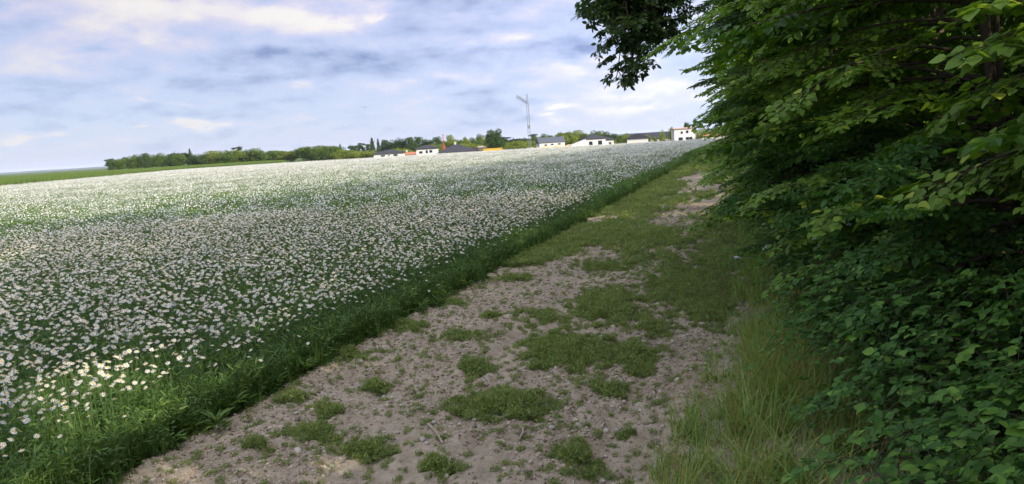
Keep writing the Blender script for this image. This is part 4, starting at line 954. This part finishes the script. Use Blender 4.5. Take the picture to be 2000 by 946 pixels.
for px_, top, wd, kind in [(700, 284, 9, 'pine'), (708, 281, 9, 'pine'), (717, 283, 9, 'pine'), (726, 270, 13, 'spruce'), (738, 273, 9, 'spruce'), (676, 290, 12, 'pine')]:
    far_tree(px_, top, wd * 1.2, 400 + rf.uniform(-6, 10), kind, 'tall dark spruce standing behind the white bungalow' if kind == 'spruce' else 'dark pine in the conifer group behind the white bungalow', 'conifers behind the white bungalow', 'spruce_tree' if kind == 'spruce' else 'pine_tree')
for px_, top, wd in [(750, 277, 22), (766, 273, 26), (784, 271, 28), (802, 273, 26), (818, 270, 28), (836, 272, 24), (852, 270, 26)]:
    far_tree(px_, top, wd * 1.15, 410 + rf.uniform(-10, 15), 'dark', 'dark green woodland tree behind the white houses', 'dark woodland behind the houses')
for px_, top, wd, kd in [(862, 270, 22, 'mid'), (880, 268, 24, 'light'), (896, 269, 22, 'mid'), (908, 267, 20, 'light'), (922, 270, 22, 'mid'), (936, 266, 20, 'mid'), (948, 267, 18, 'light')]:
    far_tree(px_, top, wd * 1.15, 400 + rf.uniform(-10, 15), kd, 'greener woodland tree between the red mast and the big dark tree', 'green woodland behind the dark hip roof')
far_tree(967, 251, 44, 292, 'bigdark', 'big dark green tree standing behind the yellow container')
for px_, top, wd in [(990, 268, 16), (1002, 265, 16), (1014, 266, 16), (1024, 265, 14), (1043, 263, 12)]:
    far_tree(px_, top, wd * 1.2, 420 + rf.uniform(-8, 12), 'pine', 'dark pine in the row behind the construction crane', 'pines behind the crane', 'pine_tree')
for px_, top, wd in [(706, 294, 26), (724, 294, 24), (744, 297, 30), (776, 289, 28), (794, 291, 26), (848, 281, 22), (905, 279, 24), (925, 281, 22)]:
    far_tree(px_, top, wd * 1.3, 340 + rf.uniform(-4, 10), 'bush', 'yellow-green garden bush between the houses and the wood', 'garden bushes behind the houses', 'garden_bush')
for px_, top, wd in [(996, 277, 22), (1010, 275, 24), (1024, 276, 22), (1040, 274, 24), (1000, 284, 26), (1020, 283, 26)]:
    far_tree(px_, top, wd * 1.3, 330 + rf.uniform(-4, 10), 'bush', 'yellow-green bush at the foot of the crane', 'bushes at the crane', 'garden_bush')
for px_, top, wd, kd in [(1050, 264, 24, 'mid'), (1062, 263, 20, 'mid'), (1080, 260, 26, 'mid'), (1094, 259, 34, 'light'), (1110, 258, 36, 'light'), (1126, 258, 36, 'light'), (1142, 259, 34, 'light'), (1105, 264, 34, 'light')]:
    far_tree(px_, top, wd * 1.2, 375 + rf.uniform(-8, 12), kd, 'bright yellow-green tree between the grey-roofed hall and the white house', 'bright trees behind the grey-roofed hall')
for px_, top, wd, kd in [(1160, 258, 26, 'mid'), (1176, 259, 26, 'mid'), (1192, 261, 26, 'dark'), (1208, 263, 24, 'mid'), (1220, 262, 22, 'dark'), (1236, 263, 20, 'mid'), (1252, 262, 22, 'dark')]:
    far_tree(px_, top, wd * 1.2, 385 + rf.uniform(-8, 12), kd, 'green tree rising behind the white house with two dark windows', 'trees behind the white house')
for px_, top, wd in [(1222, 264, 18), (1200, 274, 12), (1264, 262, 13), (1278, 265, 10), (1292, 257, 12), (1312, 248, 20)]:
    far_tree(px_, top, wd * 1.2, 246 + rf.uniform(-4, 4), 'young', 'young bright green tree in the gardens before the long dark roof', 'young garden trees', 'young_tree')
far_tree(1343, 237, 15, 330, 'bigdark', 'dark rounded tree top behind the bright two-storey house')
for px_, top, wd in [(1372, 253, 22), (1388, 254, 26), (1404, 253, 26), (1420, 250, 26)]:
    far_tree(px_, top, wd * 1.2, 250, 'young', 'bright garden tree beside the orange-roofed house', 'trees beside the orange roof', 'young_tree')

# ------------------------------------------------------------------ houses
M['white_wall'] = plain('white_render', (.60, .59, .57), .85, .2, var=.03, scale=.5)
M['cream_wall'] = plain('cream_render', (.56, .52, .45), .85, .2, var=.03, scale=.5)
M['slate'] = plain('anthracite_tiles', (.045, .047, .054), .9, .1, var=.12, scale=2)
M['grey_roof'] = plain('grey_metal_roof', (.085, .095, .11), .85, .15, var=.08, scale=1)
M['orange_roof'] = plain('orange_tiles', (.36, .15, .075), .8, .2, var=.12, scale=2)
M['pink_roof'] = plain('pale_red_fascia', (.52, .36, .30), .8, .2, var=.06)
M['brown_wall'] = plain('brown_timber', (.16, .125, .10), .85, .2, var=.15, scale=1)
M['frame'] = plain('window_frame', (.10, .10, .11), .5, .4, var=.05)
M['frame_white'] = plain('white_frame', (.7, .7, .7), .5, .4, var=.03)
M['glass'] = plain('dark_glass', (.020, .024, .030), .08, .6, var=.1)
M['yellow'] = plain('yellow_paint', (.55, .34, .03), .55, .4, var=.06, scale=1)
M['red_steel'] = plain('red_steel', (.36, .05, .045), .5, .4, var=.08)
M['steel'] = plain('galvanised_steel', (.20, .215, .225), .5, .4, .3, var=.08)
M['concrete'] = plain('concrete', (.45, .43, .40), .9, .1, var=.08)
M['sand'] = plain('bare_earth', (.50, .36, .17), .95, .05, var=.12, scale=.7)
def roof_hip(b, hw, hd, z0, rise, ov, ridge):
    x, y = hw + ov, hd + ov; t_ = .22
    V = [(-x, -y, z0), (x, -y, z0), (x, y, z0), (-x, y, z0), (-x, -y, z0 + t_), (x, -y, z0 + t_), (x, y, z0 + t_), (-x, y, z0 + t_), (-ridge, 0, z0 + rise), (ridge, 0, z0 + rise)]
    b.add(V, [(3, 2, 1, 0), (0, 1, 5, 4), (1, 2, 6, 5), (2, 3, 7, 6), (3, 0, 4, 7), (4, 5, 9, 8), (6, 7, 8, 9)], [(5, 6, 9), (7, 4, 8)])
def roof_gable(b, hw, hd, z0, rise, ov):
    x, y = hw + ov, hd + ov; t_ = .2
    V = [(-x, -y, z0), (x, -y, z0), (x, y, z0), (-x, y, z0), (-x, -y, z0 + t_), (x, -y, z0 + t_), (x, y, z0 + t_), (-x, y, z0 + t_), (-x, 0, z0 + rise), (x, 0, z0 + rise)]
    b.add(V, [(3, 2, 1, 0), (0, 1, 5, 4), (2, 3, 7, 6), (4, 5, 9, 8), (6, 7, 8, 9), ], [(5, 6, 9), (7, 4, 8)]).add([V[1], V[2], V[6], V[5], V[3], V[0], V[4], V[7]], [(0, 1, 2, 3), (4, 5, 6, 7)])
def house(name, px0, px1, Y, eave_py, top_py, rz, wall, roof, label, rtype='hip', depth=9.0, ov=.5, wins=(), chimney=None, ridge_f=.35, cat='house', frame='frame', door=None, z_off=0.0):
    m_ = (px0 + px1) / 2; c = at(m_, 285, Y); wd = (px1 - px0) / FPX * Y; hw = max(1.0, (wd - ov * 2) / 2); hd = depth / 2
    ze = at(m_, eave_py, Y)[2]; zt = at(m_, top_py, Y + hd)[2]
    zb = float(gz(c[0], Y)) - .05; t = empty(name, (c[0], Y + hd, zb), label, cat, None, rz); ze -= zb + .1; zt -= zb + .1
    MB().box(-hw, hw, -hd, hd, 0, ze + .1).build('wall', M[wall], t)
    b = MB(); rise = max(.3, zt - ze)
    if rtype == 'hip': roof_hip(b, hw, hd, ze + .1, rise, ov, hw * ridge_f)
    elif rtype == 'gable': roof_gable(b, hw, hd, ze + .1, rise, ov)
    else: b.box(-hw - ov, hw + ov, -hd - ov, hd + ov, ze + .1, ze + .1 + rise)
    ro = b.build('roof', M[roof], t)
    if chimney is not None: MB().box(chimney - .3, chimney + .3, -.3, .3, ze + rise * .4, ze + rise + .9).build('chimney', M['concrete'], ro)
    for (wx, wz, ww, wh) in wins:                       # fraction across, drop of the sill below the eaves, width, height
        wz = ze + .1 - wz
        x = -hw + 2 * hw * wx; y = -hd
        b = MB(); f = .09
        b.box(x - ww / 2, x + ww / 2, y - .05, y + .02, wz, wz + f).box(x - ww / 2, x + ww / 2, y - .05, y + .02, wz + wh - f, wz + wh).box(x - ww / 2, x - ww / 2 + f, y - .05, y + .02, wz + f, wz + wh - f).box(x + ww / 2 - f, x + ww / 2, y - .05, y + .02, wz + f, wz + wh - f)
        wo_ = b.build('window', M[frame], t)
        MB().box(x - ww / 2 + f, x + ww / 2 - f, y - .025, y + .02, wz + f, wz + wh - f).build('pane', M['glass'], wo_)
    if door: MB().box(-hw + 2 * hw * door - .5, -hw + 2 * hw * door + .5, -hd - .06, -hd + .02, .02, 2.1).build('door', M['brown_wall'], t)
    return t
house('white_bungalow', 722, 788, 262, 300.5, 292.5, R_(6), 'white_wall', 'slate', 'white bungalow with dark pyramid roof and three small windows', depth=10, wins=[(.30, .95, 1.4, .55), (.5, .9, .5, .5), (.72, 1.05, 1.4, .7)], ridge_f=.05, ov=.7)
house('orange_roofed_house', 781, 813, 285, 303, 297.5, R_(3), 'cream_wall', 'orange_roof', 'low house with bright orange tiled roof beside the two-storey white house', 'gable', 8, .3, wins=[(.5, 1.4, 1.1, .8)], chimney=-1.2)
house('white_two_storey_house', 807, 856, 268, 291, 284, R_(5), 'white_wall', 'slate', 'white two-storey house with dark hip roof and three upstairs windows', depth=9.5, wins=[(.2, 1.55, 1.3, .85), (.47, 1.6, .8, 1.1), (.66, 1.45, 1.1, .95), (.25, 4.0, 1.4, 1.3), (.70, 4.0, 1.5, 1.3)], ridge_f=.25, ov=.6, door=.46)
house('dark_roofed_bungalow', 852, 928, 262, 297.5, 282, R_(4), 'white_wall', 'slate', 'wide bungalow under a large dark hip roof with a small chimney', depth=12, wins=[(.3, 1.15, 1.3, .7), (.62, 1.2, 1.9, .8)], ridge_f=.12, chimney=-.5, ov=.6)
house('flat_roofed_shed', 918, 950, 300, 290, 289, R_(2), 'brown_wall', 'brown_wall', 'long low brown flat-roofed shed beside the big dark tree', 'flat', 8, .2, cat='shed', wins=[(.4, 1.2, 1.6, .6)])
house('white_flat_block', 932, 950, 318, 287, 285.5, R_(2), 'cream_wall', 'concrete', 'pale flat-topped block showing over the low brown shed', 'flat', 8, .2, cat='building', wins=[(.5, 1.2, 1.4, .6)])
house('grey_roofed_hall', 1050, 1103, 268, 279, 268, R_(5), 'white_wall', 'grey_roof', 'pale hall with sloping grey metal roof and a strip of small windows', 'gable', 9, .3, wins=[(.25, .95, 1.0, .5), (.5, .9, 1.0, .5), (.78, .85, 1.0, .5)], cat='building')
house('white_house', 1140, 1184, 232, 272, 262, R_(4), 'white_wall', 'slate', 'white house with dark hip roof and two tall dark windows', depth=8, wins=[(.25, 2.0, 1.15, 1.4), (.72, 1.95, 1.3, 1.45)], ridge_f=.15, ov=.4)
house('white_annex', 1166, 1200, 243, 274.5, 267, R_(4), 'white_wall', 'slate', 'low annex with dark roof adjoining the white house', 'hip', 7, .4, wins=[(.75, 1.6, .9, 1.0)], ridge_f=.3)
house('long_dark_roofed_house', 1228, 1318, 255, 272, 259, R_(-3), 'white_wall', 'slate', 'long low house with a dark gable roof behind the young garden trees', 'gable', 10, .4, wins=[(.12, 1.3, 1.6, .8), (.3, 1.3, 1.0, .9), (.8, 1.3, 1.0, .9)])
house('dark_gabled_house', 1236, 1262, 240, 271, 260, R_(82), 'white_wall', 'slate', 'small gabled house with dark roof in front of the long dark roof', 'gable', 6.5, .4, wins=[(.5, 1.2, 1.6, .8)])
house('bright_two_storey_house', 1318, 1364, 225, 251, 249.6, R_(-6), 'white_wall', 'pink_roof', 'bright two-storey house with low flat pale red roof edge and small windows', 'flat', 8, .45, wins=[(.36, 1.5, .6, .7), (.62, 1.4, .7, .8), (.62, 3.4, .9, .9), (.78, 3.4, .9, .9), (.3, 3.5, 1.2, 1.0)], frame='frame')
house('orange_house', 1372, 1430, 215, 266, 261, R_(-6), 'cream_wall', 'orange_roof', 'orange-roofed house partly hidden behind the hedge leaves', 'gable', 8, .4, wins=[(.3, 1.4, 1.0, .9)])
# lean-to canopy with sloping white roof beside the white house
c = at(1128, 284, 228); CZ = -.1 - GZ(c[0], 228); t = empty('sloping_canopy', (c[0], 228, GZ(c[0], 228)), 'low white sloping canopy beside the white house', 'canopy', None, R_(4))
MB().add([(-2.3, -2, CZ + .3), (2.3, -2, CZ + 1.8), (2.3, 2, CZ + 1.8), (-2.3, 2, CZ + .3), (-2.3, -2, CZ + .45), (2.3, -2, CZ + 1.95), (2.3, 2, CZ + 1.95), (-2.3, 2, CZ + .45)], [(3, 2, 1, 0), (4, 5, 6, 7), (0, 1, 5, 4), (1, 2, 6, 5), (2, 3, 7, 6), (3, 0, 4, 7)]).build('roof', M['white_wall'], t)
MB().add([(-2.2, -1.8, 0), (2.2, -1.8, 0), (2.2, 1.8, 0), (-2.2, 1.8, 0), (-2.2, -1.8, CZ + .32), (2.2, -1.8, CZ + 1.75), (2.2, 1.8, CZ + 1.75), (-2.2, 1.8, CZ + .32)], [(3, 2, 1, 0), (4, 5, 6, 7), (0, 1, 5, 4), (1, 2, 6, 5), (2, 3, 7, 6), (3, 0, 4, 7)]).build('wall', M['white_wall'], t)
for sx_ in (.2, 2.1): MB().box(sx_ - .08, sx_ + .08, -1.95, -1.8, 0, CZ + 1.0 + .3 * sx_).build('post', M['frame_white'], t)
# earth bank beneath the hall
c = at(1083, 289, 236); BZ = at(1083, 284.5, 236)[2] - GZ(c[0], 236); b = MB(); t_ = np.linspace(0, math.pi, 9); Vb = [(x_, -3 * math.cos(a), max(0, math.sin(a)) * (BZ + .2 * math.sin(x_ * 1.7))) for x_ in np.linspace(-5.5, 5, 12) for a in t_]
i = (np.arange(11)[:, None] * 9 + np.arange(8)[None]).ravel(); b.add(Vb, np.stack([i, i + 9, i + 10, i + 1], -1)); b.build('earth_bank', M['sand'], smooth=True, loc=(c[0], 236, GZ(c[0], 236) - .1), label='bank of bare yellowish earth in front of the grey-roofed hall', cat='bank')
# yellow skip container
c = at(963, 292, 240); ZC = at(963, 290.5, 240)[2] - GZ(c[0], 240); t = empty('yellow_container', (c[0], 240, GZ(c[0], 240)), 'bright yellow skip container below the big dark tree', 'container', None, R_(3)); 
MB().box(-2.75, 2.75, -1.1, 1.1, .25, ZC).box(-2.6, 2.6, -1.0, 1.0, .05, .25).build('body', M['yellow'], t)
for x_ in np.linspace(-2.5, 2.5, 9): MB().box(x_ - .06, x_ + .06, -1.19, -1.1, .25, ZC).build('rib', M['yellow'], t)
MB().box(-2.8, 2.8, -1.2, -1.05, ZC + .01, ZC + .11).build('rim', M['yellow'], t)
c2 = at(947, 293, 240); t = empty('yellow_barrier', (c2[0] - .2, 240, GZ(c2[0], 240)), 'small yellow site barrier beside the yellow container', 'barrier')
MB().box(-.45, .45, -.05, .05, .3, ZC).build('panel', M['yellow'], t); MB().box(-.4, -.3, -.3, .3, 0, .3).build('foot', M['steel'], t); MB().box(.3, .4, -.3, .3, 0, .3).build('foot', M['steel'], t)
# tower crane: slim lattice mast, jib swung toward the field
Yc = 300.0; cb = at(1035, 285, Yc); zc0 = GZ(cb[0], Yc); t = empty('tower_crane', (cb[0], Yc, zc0), 'slim grey tower crane with its jib swung over the field', 'crane')
topz = at(1030, 203, Yc)[2] - zc0; apz = at(1029, 184, Yc)[2] - zc0; b = MB(); w_ = .42
for sx_ in (-w_, w_):
    for sy in (-w_, w_): b.bar((sx_, sy, .8), (sx_, sy, topz), .07)
nseg = 16
for i in range(nseg):
    z0, z1 = .8 + (topz - .8) * i / nseg, .8 + (topz - .8) * (i + 1) / nseg; sg = 1 if i % 2 else -1
    for sy in (-w_, w_): b.bar((-w_ * sg, sy, z0), (w_ * sg, sy, z1), .035)
    for sx_ in (-w_, w_): b.bar((sx_, -w_ * sg, z0), (sx_, w_ * sg, z1), .035)
b.build('mast', M['steel'], t)
zj = at(1034, 247, Yc)[2] - zc0; MB().box(-.55, .55, -.55, .55, zj - .8, zj + .5).build('climbing_frame', M['steel'], t)
jd = at(1009, 190, Yc - 28) - np.array([cb[0], Yc, zc0]); j0 = np.array([0, 0, topz]); jd = jd - j0; ln = np.linalg.norm(jd); jn = jd / ln; sd = norm(np.cross(jn, [0, 0, 1.0])); b = MB()
ch = [j0 + sd * .45, j0 - sd * .45, j0 + np.array([0, 0, .8])]
for p_ in ch: b.bar(p_, p_ + jd, .05)
for i in range(18):
    a0, a1 = jd * i / 18, jd * (i + 1) / 18; b.bar(ch[0] + a0, ch[2] + a1, .025); b.bar(ch[1] + a0, ch[2] + a1, .025); b.bar(ch[0] + a0, ch[1] + a1, .02)
b.build('jib', M['steel'], t)
b = MB(); b.bar((-.3, 0, topz), (-.12, 0, apz), .07); b.bar((.3, 0, topz), (.12, 0, apz), .07); b.bar((-.12, 0, apz), (.12, 0, apz), .07)
b.build('apex', M['steel'], t)
b = MB(); b.bar((0, 0, apz), tuple(j0 + jd * .55 + [0, 0, .8]), .04); b.bar((0, 0, apz), (.6, 1.6, topz * .2), .03); b.build('tie_rod', M['steel'], t)
MB().box(-1.9, 1.9, -1.9, 1.9, .1, .5).build('base', M['steel'], t); MB().box(-1.2, 1.4, .5, 1.8, .5, 2.3).build('ballast', M['concrete'], t)
# white site hut by the crane
c = at(1046, 284, 270); t = empty('site_hut', (c[0], 270, GZ(c[0], 270)), 'small white site hut with pent roof next to the crane', 'hut', None, R_(5))
MB().add([(-1.3, -1, 0), (1.3, -1, 0), (1.3, 1, 0), (-1.3, 1, 0), (-1.3, -1, 1.7), (1.3, -1, 2.5), (1.3, 1, 2.5), (-1.3, 1, 1.7)], [(3, 2, 1, 0), (4, 5, 6, 7), (0, 1, 5, 4), (1, 2, 6, 5), (2, 3, 7, 6), (3, 0, 4, 7)]).build('wall', M['white_wall'], t)
MB().add([(-1.5, -1.2, 1.66), (1.5, -1.2, 2.58), (1.5, 1.2, 2.58), (-1.5, 1.2, 1.66), (-1.5, -1.2, 1.78), (1.5, -1.2, 2.70), (1.5, 1.2, 2.70), (-1.5, 1.2, 1.78)], [(3, 2, 1, 0), (4, 5, 6, 7), (0, 1, 5, 4), (1, 2, 6, 5), (2, 3, 7, 6), (3, 0, 4, 7)]).build('roof', M['grey_roof'], t)
MB().box(-.3, .5, -1.06, -.99, .1, 1.7).build('door', M['frame'], t)
# red rig mast behind the houses
c = at(867, 290, 315); t = empty('red_rig', (c[0], 315, GZ(c[0], 315)), 'red mast of a drilling rig rising behind the dark hip roof', 'rig'); zt = at(866, 262, 315)[2] - GZ(c[0], 315); b = MB()
for sx_ in (-.3, .3):
    for sy in (-.3, .3): b.bar((sx_ * .55, sy * .55, 1.6), (sx_ * .45, sy * .45, zt), .06)
for i in range(9):
    z0, z1 = 1.6 + (zt - 1.6) * i / 9, 1.6 + (zt - 1.6) * (i + 1) / 9; sg = 1 if i % 2 else -1; b.bar((-.15 * sg, -.15, z0), (.15 * sg, -.15, z1), .04)
b.build('mast', M['red_steel'], t); MB().box(-.35, .5, -.5, .5, 1.2, zt - 4.6).build('drive_head', M['red_steel'], t); MB().box(-1.3, 1.3, -2, 2, .3, 1.3).build('chassis', M['red_steel'], t)
for sx_ in (-1.5, 1.1): MB().box(sx_, sx_ + .4, -2.2, 2.2, 0, .7).build('crawler_track', M['frame'], t)
# a bird over the field
c = at(711, 210, 120); b = MB(); V = [(0, -.22, 0), (0, .20, .02), (.03, 0, .05), (-.03, 0, .05), (0, 0, -.05)]
b.add([(0, -.26, .0), (.05, -.05, .04), (-.05, -.05, .04), (0, -.05, -.05), (.04, .12, .03), (-.04, .12, .03), (0, .12, -.03), (.05, .30, .01), (-.05, .30, .01)], [(1, 2, 5, 4), (2, 3, 6, 5), (3, 1, 4, 6), (4, 5, 8, 7)], [(0, 2, 1), (0, 3, 2), (0, 1, 3), (4, 7, 6), (7, 8, 6), (8, 5, 6)])
for sg in (-1, 1): b.add([(.04 * sg, -.06, .03), (.30 * sg, -.12, .14), (.52 * sg, .02, .10), (.28 * sg, .06, .12), (.04 * sg, .10, .03)], [(0, 1, 3, 4)], [(1, 2, 3)])
b.build('bird', plain('dark_feathers', (.03, .03, .032), .8, .1), loc=tuple(c), label='small dark bird flying high over the daisy field', cat='bird')

# ------------------------------------------------------------------ the air: distant hills fade to blue
hm = bpy.data.materials.new('haze'); hm.use_nodes = True; hm.node_tree.nodes.clear(); g = NG(hm.node_tree)
pv = g.node('ShaderNodeVolumePrincipled'); pv.inputs['Color'].default_value = (.72, .82, 1.0, 1); pv.inputs['Density'].default_value = 7e-5; pv.inputs['Anisotropy'].default_value = 0.0
mo_ = g.node('ShaderNodeOutputMaterial'); g.l.new(pv.outputs[0], mo_.inputs['Volume'])
b = MB(); b.box(-14500, 14500, -3500, 16500, -4.5, 60); o = b.build('haze', hm, kind='stuff', label='thin blue haze over the far hills', cat='haze')
